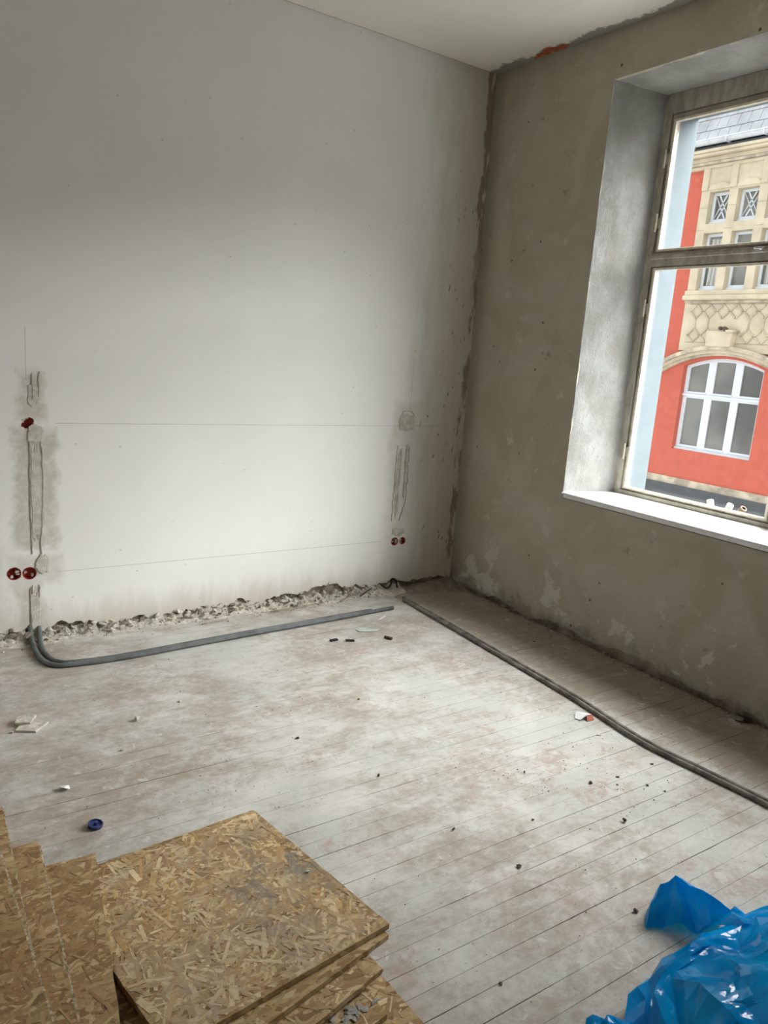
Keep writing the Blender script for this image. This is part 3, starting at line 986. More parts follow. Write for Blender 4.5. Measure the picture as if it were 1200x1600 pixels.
# windows of the house
def far_window(outline_box, depth, style, arch=None):
    y0, y1, z0, z1 = outline_box          # y0 > y1
    x = XF + depth
    t = 0.055
    if style == 'arch':
        out = archwin(y0, y1, z0, arch, z1)
        cells_ = []
        mw = 0.115
        w = (y0 - y1 - 2 * t - 2 * mw) / 3
        zt_ = 1.145
        R = (((y0 - y1) / 2) ** 2 + (z1 - arch) ** 2) / (2 * (z1 - arch))
        cy = (y0 + y1) / 2
        top = lambda yy: z1 - R + math.sqrt(R * R - (yy - cy) ** 2) - 0.075
        for j in range(3):
            a = y0 - t - j * (w + mw)
            b = a - w
            a2, b2 = a - 0.03, b + 0.03
            cells_.append([(b2, z0 + 0.11), (a2, z0 + 0.11), (a2, zt_ - 0.06), (b2, zt_ - 0.06)])
            head = [(yy, top(yy)) for yy in np.linspace(a2, b2, 7)]
            cells_.append([(b2, zt_ + 0.085), (a2, zt_ + 0.085)] + head)
        fo = M().prism(out, FX, x, x + 0.08, cells_).build('window', 'outside_white', H)
        for c_ in cells_:
            cyy = sum(q[0] for q in c_) / len(c_)
            czz = sum(q[1] for q in c_) / len(c_)
            M().prism([(cyy + (q[0] - cyy) * 1.02, czz + (q[1] - czz) * 1.01) for q in c_], FX, x + 0.035, x + 0.045).build('pane', 'far_glass', fo)
        M().box(x - 0.035, x, y1, y0, zt_ - 0.015, zt_ + 0.03).build('transom', 'outside_white', fo)
        for c_ in cells_:
            if c_[0][1] < 1:
                M().box(x - 0.02, x, c_[0][0] - 0.02, c_[1][0] + 0.02, z0 + 0.075, z0 + 0.10).build('weather_bar', 'outside_white', fo)
            else:
                M().box(x - 0.02, x, c_[0][0] - 0.02, c_[1][0] + 0.02, zt_ + 0.05, zt_ + 0.075).build('weather_bar', 'outside_white', fo)
        M().box(x - 0.06, x, y1 - 0.0, y0 + 0.0, z0, z0 + 0.045).build('window_sill', 'outside_white', fo)
    else:
        fo = M().prism(rect(y1, y0, z0, z1), FX, x, x + 0.06, [rect(y1 + t, y0 - t, z0 + 0.10, z1 - t)]).build('window', 'outside_white', H)
        M().box(x + 0.03, x + 0.04, y1 + t - 0.01, y0 - t + 0.01, z0 + 0.09, z1 - t + 0.01).build('pane', 'far_glass', fo)
        M().box(x - 0.05, x, y1, y0, z0, z0 + 0.05).build('window_sill', 'outside_white', fo)
        if style == 'lattice':
            ya, yb, za, zb = y0 - t, y1 + t, z0 + 0.10, z1 - t
            ym, hw = (ya + yb) / 2, (ya - yb) / 2
            zm = (za + zb) / 2
            for s in (1, -1):
                for sh in (-0.5, 0.5):
                    c0 = ym + sh * hw
                    b_ = bar(c0 + s * hw * 0.98, za, c0 - s * hw * 0.98, zb, 0.017, x + 0.005, x + 0.03)
                    # keep each lattice bar within the sash
                    vs = [(q[0], min(ya, max(yb, q[1])), min(zb, max(za, q[2]))) for q in b_.v]
                    M().add(vs, b_.f).build('lattice_bar', 'outside_white', fo)
        if style == 'curtain':
            M().box(x + 0.022, x + 0.028, y1 + t + 0.02, y0 - t - 0.06, z0 + 0.11, z1 - t - 0.05).build('curtain', 'curtain', fo)
    return fo


for idx, (a, b) in enumerate(lowr):
    far_window((a, b, 3.375, 4.535), 0.10, 'curtain' if idx != 1 else 'plain')
    far_window((a, b, 4.73, 5.36), 0.10, 'lattice')
far_window((6.42, 4.56, -0.06, 1.97), 0.13, 'arch', 1.78)
far_window((1.22, -0.64, -0.06, 1.97), 0.13, 'arch', 1.78)

o = M().box(0.6, XF + 0.4, -14, 16, -4.8, -4.6).build('street', 'asphalt')
tag(o, 'pale paved street far below the window', 'street', kind='structure')

# ------------------------------------------------------------------ conduits on the floor


def smooth_path(pts, sub=8):
    P = [Vector(q) for q in pts]
    out = []
    for i in range(len(P) - 1):
        p0, p1, p2, p3 = P[max(0, i - 1)], P[i], P[i + 1], P[min(len(P) - 1, i + 2)]
        for j in range(sub):
            t = j / sub
            out.append(0.5 * ((2 * p1) + (-p0 + p2) * t + (2 * p0 - 5 * p1 + 4 * p2 - p3) * t * t + (-p0 + 3 * p1 - 3 * p2 + p3) * t ** 3))
    out.append(P[-1])
    return out


def conduit(pts, r, label, mat, group):
    o = M().tube(smooth_path(pts), r, 12).build('electrical_conduit', mat, None, smooth=True)
    tag(o, label, 'conduit', group)
    return o


g = 'grey conduits lying on the floor'
conduit([(-2.800, 0.02, 0.075), (-2.802, -0.03, 0.045), (-2.812, -0.12, 0.018), (-2.812, -0.27, 0.0125), (-2.775, -0.385, 0.0125), (-2.68, -0.420, 0.0125), (-2.46, -0.430, 0.0125), (-2.1, -0.405, 0.0125), (-1.73, -0.382, 0.0125), (-1.2, -0.352, 0.0125), (-0.9, -0.336, 0.0125)],
        0.0125, 'grey conduit bending out of the white wall, on its wall side', 'conduit', g)
conduit([(-2.842, 0.02, 0.085), (-2.845, -0.03, 0.045), (-2.848, -0.12, 0.018), (-2.846, -0.30, 0.0125), (-2.80, -0.415, 0.0125), (-2.68, -0.447, 0.0125), (-2.46, -0.457, 0.0125), (-2.1, -0.432, 0.0125), (-1.73, -0.409, 0.0125), (-1.2, -0.379, 0.0125), (-0.74, -0.345, 0.0125)],
        0.0125, 'grey conduit bending out of the white wall, on its room side', 'conduit', g)
conduit([(-0.555, -0.20, 0.011), (-0.572, -0.72, 0.011), (-0.592, -1.22, 0.011), (-0.618, -1.78, 0.011), (-0.672, -2.25, 0.011), (-0.648, -2.55, 0.011), (-0.625, -2.82, 0.011), (-0.61, -3.3, 0.011), (-0.64, -3.8, 0.011)],
        0.011, 'dusty grey conduit along the window wall, nearer the wall', 'conduit_dusty', g)
conduit([(-0.580, -0.24, 0.011), (-0.597, -0.72, 0.011), (-0.618, -1.22, 0.011), (-0.644, -1.78, 0.011), (-0.697, -2.25, 0.011), (-0.674, -2.55, 0.011), (-0.650, -2.82, 0.011), (-0.636, -3.3, 0.011), (-0.665, -3.8, 0.011)],
        0.011, 'dusty grey conduit along the window wall, nearer the room', 'conduit_dusty', g)

# ------------------------------------------------------------------ strand boards
TH = 0.016


def strands(poly, ztop, n, seed, dusty, tone):
    """thin wood strands pressed into the face of a board"""
    rr = random.Random(seed)
    xs = [q[0] for q in poly]
    ys = [q[1] for q in poly]
    def inside(x, y):
        c = False
        j = len(poly) - 1
        for i in range(len(poly)):
            if (poly[i][1] > y) != (poly[j][1] > y) and x < (poly[j][0] - poly[i][0]) * (y - poly[i][1]) / (poly[j][1] - poly[i][1]) + poly[i][0]:
                c = not c
            j = i
        return c
    vs, fs, cols = [], [], []
    pal = [(0.30, 0.185, 0.085), (0.40, 0.27, 0.125), (0.47, 0.335, 0.165), (0.54, 0.40, 0.215), (0.60, 0.465, 0.27), (0.36, 0.22, 0.10), (0.43, 0.275, 0.115)]
    cnt = 0
    while cnt < n:
        x, y = rr.uniform(min(xs), max(xs)), rr.uniform(min(ys), max(ys))
        L, w = rr.choice((0.02, 0.03, 0.045, 0.06, 0.085)) * rr.uniform(0.6, 1.2), rr.uniform(0.003, 0.0115)
        if rr.random() < 0.12:
            w *= 1.7
        a = rr.uniform(0, math.pi)
        sk = rr.uniform(-0.4, 0.4)
        dx, dy = math.cos(a), math.sin(a)
        q = [(x + dx * L / 2 * s + (-dy) * w * t + dx * sk * w * t * s * 2, y + dy * L / 2 * s + dx * w * t + dy * sk * w * t * s * 2) for s, t in ((-1, -0.6), (1, -0.45), (1, 0.5), (-1, 0.5))]
        if not all(inside(*c) for c in q):
            cnt += 0.3
            continue
        z = ztop + rr.uniform(0.0002, 0.0011)
        o = len(vs)
        vs += [(c[0], c[1], z + rr.uniform(-0.0002, 0.0002)) for c in q]
        fs.append((o, o + 1, o + 2, o + 3))
        c = pal[min(6, int(rr.random() * 7))]
        if dusty < 0.3:
            c = tuple(a_ * 0.6 + b_ * 0.4 for a_, b_ in zip(c, (0.43, 0.30, 0.145)))
        v = rr.uniform(0.78, 1.06) * tone * 1.16
        cols.append((min(1, c[0] * v), c[1] * v * (0.9 if dusty < 0.3 else 1), c[2] * v * (0.8 if dusty < 0.3 else 1), 1))
        cnt += 1
    me = bpy.data.meshes.new('surface_strands')
    me.from_pydata(vs, [], fs)
    at = me.color_attributes.new('strand', 'FLOAT_COLOR', 'CORNER')
    at.data.foreach_set('color', [x for c in cols for _ in range(4) for x in c])
    a2 = me.attributes.new('dusty', 'FLOAT', 'POINT')
    a2.data.foreach_set('value', [dusty] * len(vs))
    return me


def board(poly, z, label, n=0, seed=0, dusty=0.2, tone=1.0, tongue=None):
    cx, cy = sum(q[0] for q in poly) / len(poly), sum(q[1] for q in poly) / len(poly)
    e = empty('strand_board', (cx, cy, z))
    tag(e, label, 'wooden board', 'strand boards in the pile')
    rr = random.Random(seed + 50)
    edge = []
    for i in range(len(poly)):
        a, b = poly[i], poly[(i + 1) % len(poly)]
        for j in range(24):
            t = j / 24
            jx = 0 if j == 0 else 0.0012
            edge.append((a[0] + (b[0] - a[0]) * t + rr.uniform(-jx, jx), a[1] + (b[1] - a[1]) * t + rr.uniform(-jx, jx)))
    M().prism(edge, FZ, z, z + TH).build('panel', 'osb', e)
    if n:
        o = link('surface_strands', strands(poly, z + TH, n, seed, dusty, tone), 'strands', e)
        o['kind'] = 'stuff'
    if tongue:
        i0, i1, wd = tongue
        side, outr = [Vector((*poly[q], 0)) for q in range(i0, i1 + 1)], []
        for q, v in enumerate(side):
            d = (side[min(q + 1, len(side) - 1)] - side[max(q - 1, 0)]).normalized()
            nrm = Vector((d.y, -d.x, 0))
            if nrm.dot(Vector((cx, cy, 0)) - v) > 0:
                nrm = -nrm
            outr.append(nrm)
        n_ = 40
        A_, B_ = [], []
        for q in range(n_ + 1):
            t = q / n_ * (len(side) - 1)
            j = min(int(t), len(side) - 2)
            v = side[j].lerp(side[j + 1], t - j)
            nr = outr[j].lerp(outr[j + 1], t - j)
            A_.append(v - nr * 0.0006)
            B_.append(v + nr * wd * rr.uniform(0.7, 1.1))
        M().prism([(v.x, v.y) for v in A_ + B_[::-1]], FZ, z + 0.005, z + 0.0125).build('tongue', 'filler_edge', e)
    return e


simple('filler_edge', (0.52, 0.42, 0.28), 0.32, 90, 0.8, 0.2, 0.6)
zb = 0.0015
# right-hand pile, from the floor upwards
board([(-2.47, -2.18), (-2.42, -3.02), (-3.02, -3.10), (-3.06, -2.24)], zb, 'lowest strand board of the right pile, flat on the planks', 900, 11, 0.6, 1.0)
zb += TH + 0.0035
board([(-2.55, -2.16), (-2.500, -2.905), (-3.06, -3.00), (-3.10, -2.22)], zb, 'second strand board from the floor, littered with grey plaster flakes', 900, 12, 0.9, 0.95)
zb += TH + 0.012
board([(-2.56, -2.13), (-2.452, -2.806), (-3.05, -2.96), (-3.12, -2.20)], zb, 'third strand board from the floor with pale broken edge', 900, 13, 0.5, 1.02, (0, 1, 0.006))
zb += TH + 0.003
board([(-2.52, -2.10), (-2.384, -2.732), (-2.99, -2.872), (-3.12, -2.20)], zb, 'strand board twisted just beneath the big top board', 300, 14, 0.4, 1.0)
zb += TH + 0.003
big = board([(-2.488, -2.068), (-2.374, -2.718), (-3.015, -2.80), (-3.125, -2.118)], zb, 'large dusty strand board on top of the right pile with grey stain', 2600, 15, 1.0, 1.05)
ztop = zb + TH
# left-hand pile lying over it
hz = 0.0015
for i in range(6):
    dx = rng.uniform(-0.02, 0.02)
    if hz + TH > ztop - 0.001:
        break
    board([(-3.17 + dx, -2.02), (-3.16 + dx, -3.05), (-3.78 + dx, -3.05), (-3.79 + dx, -2.03)], hz, 'strand board hidden low in the left pile, layer %s' % ('one two three four five six'.split()[i]), 0, 30 + i)
    hz += TH + 0.0012
zl = ztop + 0.0025
board([(-2.998, -2.080), (-3.093, -2.720), (-3.12, -3.02), (-3.74, -3.0), (-3.70, -2.03)], zl, 'brown strand board lapping over the left edge of the big dusty board', 1800, 21, 0.12, 0.74)
zl += TH + 0.0015
board([(-3.138, -1.972), (-3.172, -2.650), (-3.195, -3.02), (-3.80, -3.0), (-3.76, -1.94)], zl, 'brown strand board with pale right edge, third from left side of frame', 1300, 22, 0.10, 0.76, (0, 2, 0.006))
zl += TH + 0.0015
board([(-3.207, -1.770), (-3.232, -2.60), (-3.25, -3.02), (-3.86, -3.0), (-3.80, -1.75)], zl, 'strand board at the left frame edge reaching furthest back', 900, 23, 0.10, 0.78, (0, 2, 0.004))
zl += TH + 0.0015
board([(-3.247, -1.99), (-3.228, -2.62), (-3.22, -3.00), (-3.88, -2.98), (-3.90, -2.00)], zl, 'uppermost strand board of the left pile with pale cut edge', 1200, 24, 0.10, 0.74, (0, 2, 0.006))

# ------------------------------------------------------------------ blue plastic bag


def crumple(V, T, levels, seed, floor_z=0.003):
    """creased film: halve every edge, jolting the new points, so that flat facets meet in sharp folds"""
    rr = random.Random(seed)
    V = [Vector(v) for v in V]
    for s_ in levels:
        mid, T2 = {}, []

        def mp(a, b):
            key = (min(a, b), max(a, b))
            if key not in mid:
                q = (V[a] + V[b]) / 2
                l = (V[a] - V[b]).length
                q = q + Vector((rr.gauss(0, 1), rr.gauss(0, 1), rr.gauss(0, 1))) * l * s_
                q.z = max(floor_z, q.z)
                mid[key] = len(V)
                V.append(q)
            return mid[key]
        for a, b, c in T:
            ab, bc, ca = mp(a, b), mp(b, c), mp(c, a)
            T2 += [(a, ab, ca), (ab, b, bc), (ca, bc, c), (ab, bc, ca)]
        T = T2
    return V, T


def film(name, V, T, parent, sharp=0.22):
    o = M().add(V, T).build(name, 'bag', parent, smooth=True)
    o.data.set_sharp_from_angle(angle=sharp)
    return o


rb = random.Random(21)
bag = empty('plastic_bag', (-1.62, -3.50, 0.0))
tag(bag, 'crumpled glossy blue plastic sack lying open on the floor', 'bag')
V, T = [], []
rings = (0.0, 0.22, 0.48, 0.74, 1.02, 1.30)
NTH = 13
bx_, by_ = -1.62, -3.55
for j, ph in enumerate(rings):
    for i in range(NTH):
        th = 2 * math.pi * (i + 0.5 * (j % 2)) / NTH + rb.uniform(-0.07, 0.07)
        cx_, sx_ = math.cos(th), math.sin(th)
        sq = (abs(cx_) ** 2.8 + abs(sx_) ** 2.8) ** (-1 / 2.8)
        rad = math.cos(ph) ** 0.75 * sq * rb.uniform(0.93, 1.05)
        z = 0.215 * math.sin(ph) ** 0.9 * rb.uniform(0.9, 1.08)
        x, y = 0.52 * cx_ * rad, 0.40 * sx_ * rad
        if x < -0.25:                      # the tied end sinks to the floor
            z *= max(0.35, 1 + (x + 0.25) * 2.2)
        V.append((bx_ + x, by_ + y, max(0.003, z)))
V.append((bx_ + 0.05, by_ - 0.02, 0.225))
for j in range(len(rings) - 1):
    for i in range(NTH):
        a, b = j * NTH + i, j * NTH + (i + 1) % NTH
        c, d = a + NTH, b + NTH
        if j % 2 == 0:
            T += [(a, b, c), (b, d, c)]
        else:
            T += [(a, b, d), (a, d, c)]
for i in range(NTH):
    T.append(((len(rings) - 1) * NTH + i, (len(rings) - 1) * NTH + (i + 1) % NTH, len(V) - 1))
V, T = crumple(V, T, (0.085, 0.05, 0.018, 0.008), 4)
film('sack', V, T, bag)
# gathered lump at the left end
V, T = [], []
for j, ph in enumerate((0.0, 0.5, 1.0)):
    for i in range(9):
        th = 2 * math.pi * (i + 0.5 * j) / 9
        V.append((-2.085 + 0.115 * math.cos(th) * math.cos(ph), -3.27 + 0.10 * math.sin(th) * math.cos(ph), max(0.003, 0.10 * math.sin(ph))))
V.append((-2.08, -3.27, 0.098))
for j in range(2):
    for i in range(9):
        a, b = j * 9 + i, j * 9 + (i + 1) % 9
        T += [(a, b, a + 9), (b, b + 9, a + 9)]
for i in range(9):
    T.append((18 + i, 18 + (i + 1) % 9, 27))
V, T = crumple(V, T, (0.12, 0.09, 0.03, 0.01), 9)
film('gathered_end', V, T, bag)
# the open neck of the bag, standing like a little tent
V = [(-1.506, -3.002, 0.132), (-1.552, -2.985, 0.106), (-1.634, -3.014, 0.004), (-1.590, -3.040, 0.006), (-1.556, -3.079, 0.038), (-1.527, -3.112, 0.012),
     (-1.475, -3.172, 0.118), (-1.53, -3.24, 0.15), (-1.43, -2.96, 0.004), (-1.385, -3.10, 0.004), (-1.54, -2.955, 0.004), (-1.46, -3.26, 0.12)]
T = [(0, 1, 2), (0, 2, 3), (0, 3, 4), (0, 4, 5), (0, 5, 6), (5, 7, 6), (0, 8, 1), (1, 8, 10), (1, 10, 2), (0, 6, 9), (0, 9, 8), (6, 7, 11), (6, 11, 9)]
V, T = crumple(V, T, (0.05, 0.045, 0.025, 0.012), 6)
film('neck', V, T, bag)

# ------------------------------------------------------------------ rubble, chips and odd bits
CH = []
rc_ = random.Random(77)
import bmesh
for q in range(10):
    b = bmesh.new()
    fl = rc_.choice((0.35, 0.55, 0.8))
    for i in range(11):
        v = Vector((rc_.gauss(0, 1), rc_.gauss(0, 1), rc_.gauss(0, 1))).normalized()
        b.verts.new((v.x, v.y * rc_.uniform(0.6, 1), v.z * fl))
    bmesh.ops.convex_hull(b, input=b.verts)
    loose = [v for v in b.verts if not v.link_faces]
    bmesh.ops.delete(b, geom=loose, context='VERTS')
    me = bpy.data.meshes.new('plaster_chunk')
    b.to_mesh(me)
    b.free()
    lo = min(v.co.z for v in me.vertices)
    for v in me.vertices:
        v.co.z -= lo
    CH.append(me)
CHM = {}


def chunk(name, loc, size, label, cat, group, mat='rubble', var=None, rz=None, sc=(1, 1, 1)):
    q = rc_.randrange(10) if var is None else var
    if (q, mat) not in CHM:
        me = CH[q].copy()
        me.materials.append(MAT[mat])
        CHM[(q, mat)] = me
    o = link(name, CHM[(q, mat)])
    o.location = loc
    o.scale = (size * sc[0], size * sc[1], size * sc[2])
    o.rotation_euler.z = rc_.uniform(0, 6.28) if rz is None else rz
    return tag(o, label, cat, group)


# heap at the foot of the white wall: loose crumbs in one, the lumps one by one


def crumbs(name, n, gen, mat, label, smin, smax):
    vs, fs = [], []
    for i in range(n):
        x, y, z = gen()
        s = rc_.uniform(smin, smax) * rc_.choice((0.6, 0.8, 1, 1.5))
        w = rc_.uniform(0, 6.28)
        o = len(vs)
        for t in range(3):
            vs.append((x + s * math.cos(w + t * 2.1) * rc_.uniform(0.5, 1), y + s * math.sin(w + t * 2.1) * rc_.uniform(0.5, 1), z))
        vs.append((x + rc_.uniform(-.3, .3) * s, y + rc_.uniform(-.3, .3) * s, z + s * rc_.uniform(0.4, 1.0)))
        fs += [(o, o + 1, o + 2), (o, o + 1, o + 3), (o + 1, o + 2, o + 3), (o + 2, o, o + 3)]
    ob = M().add(vs, fs).build(name, mat)
    tag(ob, label, 'rubble', kind='stuff')
    return ob


def heap(x):
    return 0.066 * (0.40 + 0.9 * abs(mnoise.noise(Vector((x * 1.9, 2.2, 0))))) + 0.015


def g_heap():
    x = rc_.uniform(-3.6, -0.62)
    w = 0.10 + 0.05 * mnoise.noise(Vector((x * 3, 0, 0)))
    t = abs(rc_.gauss(0, 0.55))
    y = 0.02 - t * w
    return x, y, max(0.0, heap(x) * (1 - t * 1.0) * rc_.uniform(0.0, 1.0))


# bed of rubble under the crumbs
vs, fs = [], []
nx, ny = 260, 14
for i in range(nx + 1):
    x = -3.8 + (3.8 - 0.45) * i / nx
    w = 0.115 + 0.045 * mnoise.noise(Vector((x * 3, 0, 0)))
    for j in range(ny + 1):
        t = j / ny
        y = 0.026 - t * w
        z = heap(x) * (1 - t) ** 1.3 * (0.75 + 0.9 * mnoise.fractal(Vector((x * 22, y * 22, 0)), 1, 2, 3)) - (0.004 if j == ny else 0)
        vs.append((x, y, max(-0.002, z)))
for i in range(nx):
    for j in range(ny):
        a = i * (ny + 1) + j
        fs.append((a, a + 1, a + ny + 2, a + ny + 1))
tag(M().add(vs, fs).build('rubble_heap', 'rubble'), 'low ridge of plaster rubble along the foot of white wall', 'rubble', kind='stuff')
crumbs('plaster_crumbs', 3200, g_heap, 'rubble', 'pale plaster crumbs strewn along the foot of white wall', 0.003, 0.009)
crumbs('mortar_crumbs', 700, g_heap, 'rubble_dark', 'brown mortar crumbs among the rubble at white wall', 0.003, 0.009)
for i in range(120):
    x = rc_.uniform(-3.3, -0.66)
    t = abs(rc_.gauss(0, 0.4))
    y = 0.01 - 0.10 * t
    s = rc_.uniform(0.008, 0.028)
    dk = rc_.random() < 0.25
    zone = 'left of the conduit bend' if x < -2.88 else 'just right of the conduit bend' if x < -2.2 else 'behind the middle of the long conduit' if x < -1.4 else 'behind the free end of the conduit'
    sz = 'large' if s > 0.02 else 'small'
    chunk('plaster_lump', (x, y - 0.004, max(0.0, heap(x) * (1 - t) * 0.8)), s,
          '%s %s lump at white wall foot, %s' % (sz, 'brown mortar' if dk else 'pale plaster', zone), 'rubble lump',
          'brown mortar lumps at the white wall' if dk else 'plaster lumps at the white wall', 'rubble_dark' if dk else 'rubble', sc=(1, 1, rc_.uniform(0.7, 1.1)))


def g_right():
    y = rc_.uniform(-3.2, -0.05)
    return rc_.uniform(-0.03, 0.022) - (rc_.random() < .15) * rc_.uniform(0, .08), y, 0.0


crumbs('render_crumbs', 900, g_right, 'rubble_dark', 'dark crumbs along the ragged foot of the grey wall', 0.003, 0.008)
for i in range(34):
    y = rc_.uniform(-2.5, -0.1)
    chunk('mortar_lump', (rc_.uniform(-0.022, 0.012), y, 0.0), rc_.uniform(0.008, 0.018), 'grey mortar lump in the broken foot of window wall, %s' % ('near the room corner' if y > -0.8 else 'below the left jamb' if y > -1.6 else 'towards the large dark lump'), 'rubble lump', 'mortar lumps at the window wall', 'rubble_dark')
chunk('mortar_lump', (-0.02, -2.36, 0.0), 0.032, 'largest dark lump at the right end of the grey wall foot', 'rubble lump', None, 'dark_wood', 3, 0.4)
chunk('mortar_lump', (-0.05, -2.34, 0.0), 0.030, 'pale lump beside the large dark one at grey wall foot', 'rubble lump', None, 'rubble_dark', 5, 0.9)


# dust pile in the corner
vs, fs = [], []
n = 40
for i in range(n + 1):
    for j in range(n + 1):
        x, y = -0.62 * i / n + 0.02, -0.26 * j / n + 0.02
        u = Vector(((x + 0.02) / 0.55, (y + 0.0) / 0.22))
        z = 0.045 * max(0, 1 - u.length) ** 1.2 + 0.006 * max(0, 1 - u.length) * mnoise.noise(Vector((x * 40, y * 40, 0)))
        vs.append((x, y, z - 0.0015))
for i in range(n):
    for j in range(n):
        a = i * (n + 1) + j
        fs.append((a, a + 1, a + n + 2, a + n + 1))
simple('corner_dust', (0.33, 0.295, 0.245), 0.2, 14, 0.95, 0.1, 0.6)
tag(M().add(vs, fs).build('dust_pile', 'corner_dust', smooth=True), 'low pile of grey-brown dust swept into the corner', 'dust', kind='stuff')


# floor litter
def g_floor():
    x = rc_.uniform(-3.6, -0.1)
    y = rc_.uniform(-4.2, -0.25)
    return x, y, 0.0


def g_floor2():
    cx_, cy_ = rc_.choice(((-1.15, -2.3), (-1.0, -2.5), (-1.4, -2.2), (-0.9, -2.1), (-2.3, -1.75), (-2.0, -1.2), (-2.6, -1.6)))
    return rc_.gauss(cx_, 0.16), rc_.gauss(cy_, 0.10), 0.0


crumbs('floor_grit', 1500, g_floor, 'rubble', 'pale grit scattered over the plank floor', 0.0012, 0.0036)
crumbs('dark_floor_grit', 700, g_floor, 'dark_wood', 'dark grit scattered over the plank floor', 0.0012, 0.0034)
crumbs('dark_grit_patches', 420, g_floor2, 'rubble_dark', 'patches of brown grit on the plank floor', 0.0015, 0.0042)


def slab(name, pts, z0, z1, mat, label, cat, group=None, tilt=None):
    cx_, cy_ = sum(q[0] for q in pts) / len(pts), sum(q[1] for q in pts) / len(pts)
    o = M().prism([(q[0] - cx_, q[1] - cy_) for q in pts], FZ, 0, z1 - z0).build(name, mat)
    o.location = (cx_, cy_, z0)
    if tilt:
        o.rotation_euler = tilt
    return tag(o, label, cat, group)


slab('plaster_flake', [(-3.06, -1.00), (-2.99, -1.04), (-2.93, -0.98), (-2.96, -0.95), (-3.03, -0.95)], 0.001, 0.009, 'rubble', 'flat pale plaster flake lying on planks at the left', 'plaster flake')
slab('plaster_flake', [(-3.055, -0.955), (-3.00, -0.975), (-2.97, -0.93), (-2.99, -0.905), (-3.04, -0.915)], 0.012, 0.024, 'rubble', 'plaster flake propped on another flat flake at the left', 'plaster flake', None, (0.12, -0.06, 0))
chunk('plaster_chip', (-3.075, -1.00, 0.0), 0.012, 'small plaster chip beside the two pale flakes', 'plaster chip', None, 'rubble', 2, 1.0)
chunk('plaster_chip', (-2.969, -1.505, 0.0), 0.024, 'rounded white plaster lump alone on floor above the blue cap', 'plaster chip', None, 'paper_white', 4, 0.3)
for px, py, s, lb in ((-2.72, -1.33, 0.009, 'tiny white chip on planks right of the plaster lump'), (-2.60, -1.11, 0.016, 'flattish cream chip on the planks left of centre'), (-2.38, -1.02, 0.011, 'small cream chip below the long conduit')):
    chunk('plaster_chip', (px, py, 0.0), s, lb, 'plaster chip', None, 'rubble')

cap = empty('bottle_cap', (-2.929, -1.775, 0))
tag(cap, 'small dark blue plastic cap lying on the planks', 'cap')
M().lathe([(0.0005, 0.003), (0.019, 0.003), (0.021, 0.0), (0.024, 0.001), (0.025, 0.012), (0.022, 0.013), (0.020, 0.006), (0.0005, 0.006)], (-2.929, -1.775, 0.001), (0.12, -0.1, 1), 22).build('cup', 'navy_plastic', cap)
M().lathe([(0.0005, 0.006), (0.007, 0.006), (0.0065, 0.016), (0.0005, 0.017)], (-2.927, -1.773, 0.001), (0.12, -0.1, 1), 12).build('spigot', 'navy_plastic', cap)

slab('glass_shard', [(-1.16, -0.565), (-1.10, -0.555), (-1.03, -0.625), (-1.05, -0.64), (-1.15, -0.605)], 0.001, 0.004, 'shard_green', 'greenish glass shard on the floor near conduit end', 'glass shard')
slab('splinter', [(-0.93, -0.47), (-0.86, -0.43), (-0.855, -0.437), (-0.925, -0.477)], 0.001, 0.004, 'paper_white', 'thin white splinter just below the conduit end', 'splinter')
for pts, lb in (([(-1.385, -0.652), (-1.34, -0.65), (-1.338, -0.668), (-1.383, -0.67)], 'short black stub on the floor, left of two'), ([(-1.30, -0.685), (-1.255, -0.705), (-1.26, -0.72), (-1.305, -0.70)], 'short black stub on the floor, right of two')):
    slab('black_stub', pts, 0.001, 0.010, 'black', lb, 'stub', 'black stubs below the glass shard')
slab('splinter', [(-1.07, -0.74), (-1.06, -0.735), (-1.035, -0.775), (-1.05, -0.785)], 0.001, 0.014, 'dark_wood', 'dark upright splinter right of the black stubs', 'splinter')

wrp = empty('candy_wrapper', (-0.742, -1.98, 0))
tag(wrp, 'crumpled white and red wrapper on floor beside the conduits', 'wrapper')
vs = [(-0.79, -1.955, 0.002), (-0.75, -1.925, 0.016), (-0.715, -1.945, 0.004), (-0.70, -1.98, 0.014), (-0.745, -1.985, 0.022), (-0.785, -1.985, 0.006)]
M().add(vs + [(a, b, c - 0.0015) for a, b, c in vs], [(0, 1, 4, 5), (1, 2, 3, 4), (6, 11, 10, 7), (7, 10, 9, 8)]).build('wrapper_top', 'paper_white', wrp)
vs = [(-0.745, -1.985, 0.022), (-0.70, -1.98, 0.014), (-0.715, -2.01, 0.002), (-0.76, -2.005, 0.002)]
M().add(vs, [(0, 1, 2, 3)]).build('wrapper_band', 'paper_red', wrp)
for px, py, s, mt, lb in ((-0.446, -1.197, 0.026, 'rubble', 'tan curled flake on the brown strip by window wall'), (-0.261, -1.15, 0.015, 'dark_wood', 'small dark lump on brown strip by window wall'),
                          (-0.81, -2.12, 0.014, 'rubble', 'pale chip on the floor beyond the wrapper'), (-0.86, -1.93, 0.010, 'paper_white', 'small white chip left of the wrapper')):
    chunk('floor_chip', (px, py, 0.0), s, lb, 'chip', None, mt, sc=(1, 0.6, 0.4))
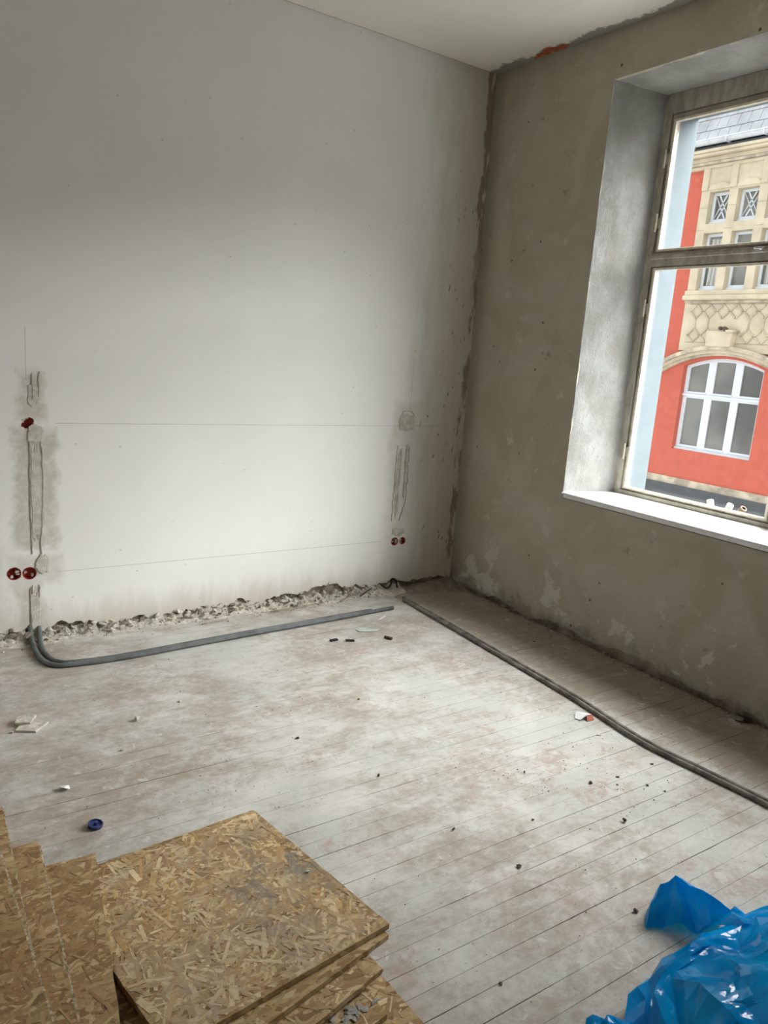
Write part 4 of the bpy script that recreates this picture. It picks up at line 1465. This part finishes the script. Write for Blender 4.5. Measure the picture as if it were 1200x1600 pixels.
for i, (px, py) in enumerate(((-1.07, -2.44), (-1.02, -2.40), (-1.16, -2.38), (-1.35, -2.20), (-0.93, -2.56), (-0.96, -2.50), (-1.55, -2.45), (-1.78, -2.62), (-1.60, -2.95), (-1.85, -2.36), (-0.80, -2.40), (-1.25, -2.62), (-1.9, -1.95), (-2.05, -1.55), (-1.62, -1.35), (-2.16, -2.95))):
    chunk('dark_crumb', (px, py, 0.0), rc_.uniform(0.006, 0.011), 'small dark crumb lying loose on the planks, %s' % ('towards the blue sack' if py < -2.3 and px > -1.7 else 'towards the strand boards' if px < -1.7 else 'in the middle of the floor'), 'crumb', 'loose dark crumbs on the floor', 'dark_wood')
# laths and splinters in the rubble
for a, b, r, lb in (((-1.50, -0.115, 0.012), (-1.12, -0.10, 0.016), 0.006, 'long thin lath lying along the rubble at white wall'), ((-1.00, -0.12, 0.012), (-0.86, -0.05, 0.03), 0.008, 'pale splinter poking up from the rubble'),
                    ((-1.06, -0.03, 0.02), (-1.03, -0.005, 0.115), 0.007, 'short pale stick standing in the rubble'), ((-0.83, -0.09, 0.02), (-0.70, -0.03, 0.045), 0.007, 'dark splinter lying across the rubble'),
                    ((-1.95, -0.15, 0.008), (-1.78, -0.13, 0.008), 0.006, 'short brown lath on the planks below the rubble'), ((-0.60, -0.17, 0.012), (-0.50, -0.15, 0.02), 0.008, 'brown splinter near the corner dust')):
    o = M().tube([a, Vector(a).lerp(Vector(b), 0.5) + Vector((0, 0, 0.002)), b], [r, r * 0.9, r * 0.5], 5, squash=0.5).build('wood_splinter', 'dark_wood' if 'dark' in lb else 'splinter')
    tag(o, lb, 'splinter')
o = M().tube(smooth_path([(-0.62, -0.012, 0.055), (-0.585, -0.03, 0.03), (-0.55, -0.03, 0.045), (-0.53, -0.015, 0.085), (-0.50, -0.02, 0.07), (-0.505, -0.05, 0.03)], 5), 0.006, 7).build('cable_stub', 'black', smooth=True)
tag(o, 'bent black cable stub sticking out at foot of white wall', 'cable')

# flakes littering the lower boards of the right pile
simple('flake_grey', (0.34, 0.33, 0.30), 0.12, 40, 0.85, 0.2, 0.3)
for i in range(40):
    if i < 24:
        zz = 0.0015 + TH + 0.0035 + TH + 0.0012
        x, y = -2.62 + rc_.gauss(0, 0.045), -2.868 + rc_.gauss(0, 0.010)
    else:
        zz = 0.0015 + TH + 0.0012
        x, y = -2.57 + rc_.gauss(0, 0.05), -2.95 + rc_.gauss(0, 0.018)
    chunk('plaster_flake', (x, y, zz), rc_.uniform(0.007, 0.019), 'grey plaster flake littering the %s board of the right pile' % ('second lowest' if i < 24 else 'lowest'), 'plaster flake', 'grey flakes on the board pile', 'flake_grey', sc=(1, 0.7, 0.22))
chunk('plaster_flake', (-2.475, -2.43, ztop + 0.0012), 0.013, 'pale green-grey flake lying on the big dusty board', 'plaster flake', None, 'shard_green', 1, 0.5, (1, 0.5, 0.3))

# tube stubs on the outer ledge
for y, tl, mt, lb in ((-1.672, (-0.25, 0.15), 'tube_white', 'short white tube stub on outer ledge, left of three'), (-1.765, (-0.25, -0.45), 'tube_white', 'short white tube stub on outer ledge, middle one'), (-1.832, (-0.2, -0.75), 'tube_brown', 'short brown stub on outer ledge, right of three')):
    ax = Vector((tl[0], tl[1], 1)).normalized()
    o = M().lathe([(0.0005, 0.0), (0.019, 0.0), (0.019, 0.060), (0.017, 0.062), (0.013, 0.062), (0.013, 0.03), (0.0005, 0.03)], (0, 0, 0), ax, 14).build('tube_stub', mt)
    o.location = (0.49, y, 0.872 + 0.019 * math.sqrt(1 - ax.z ** 2))
    tag(o, lb, 'tube', 'tube stubs on the outer ledge')
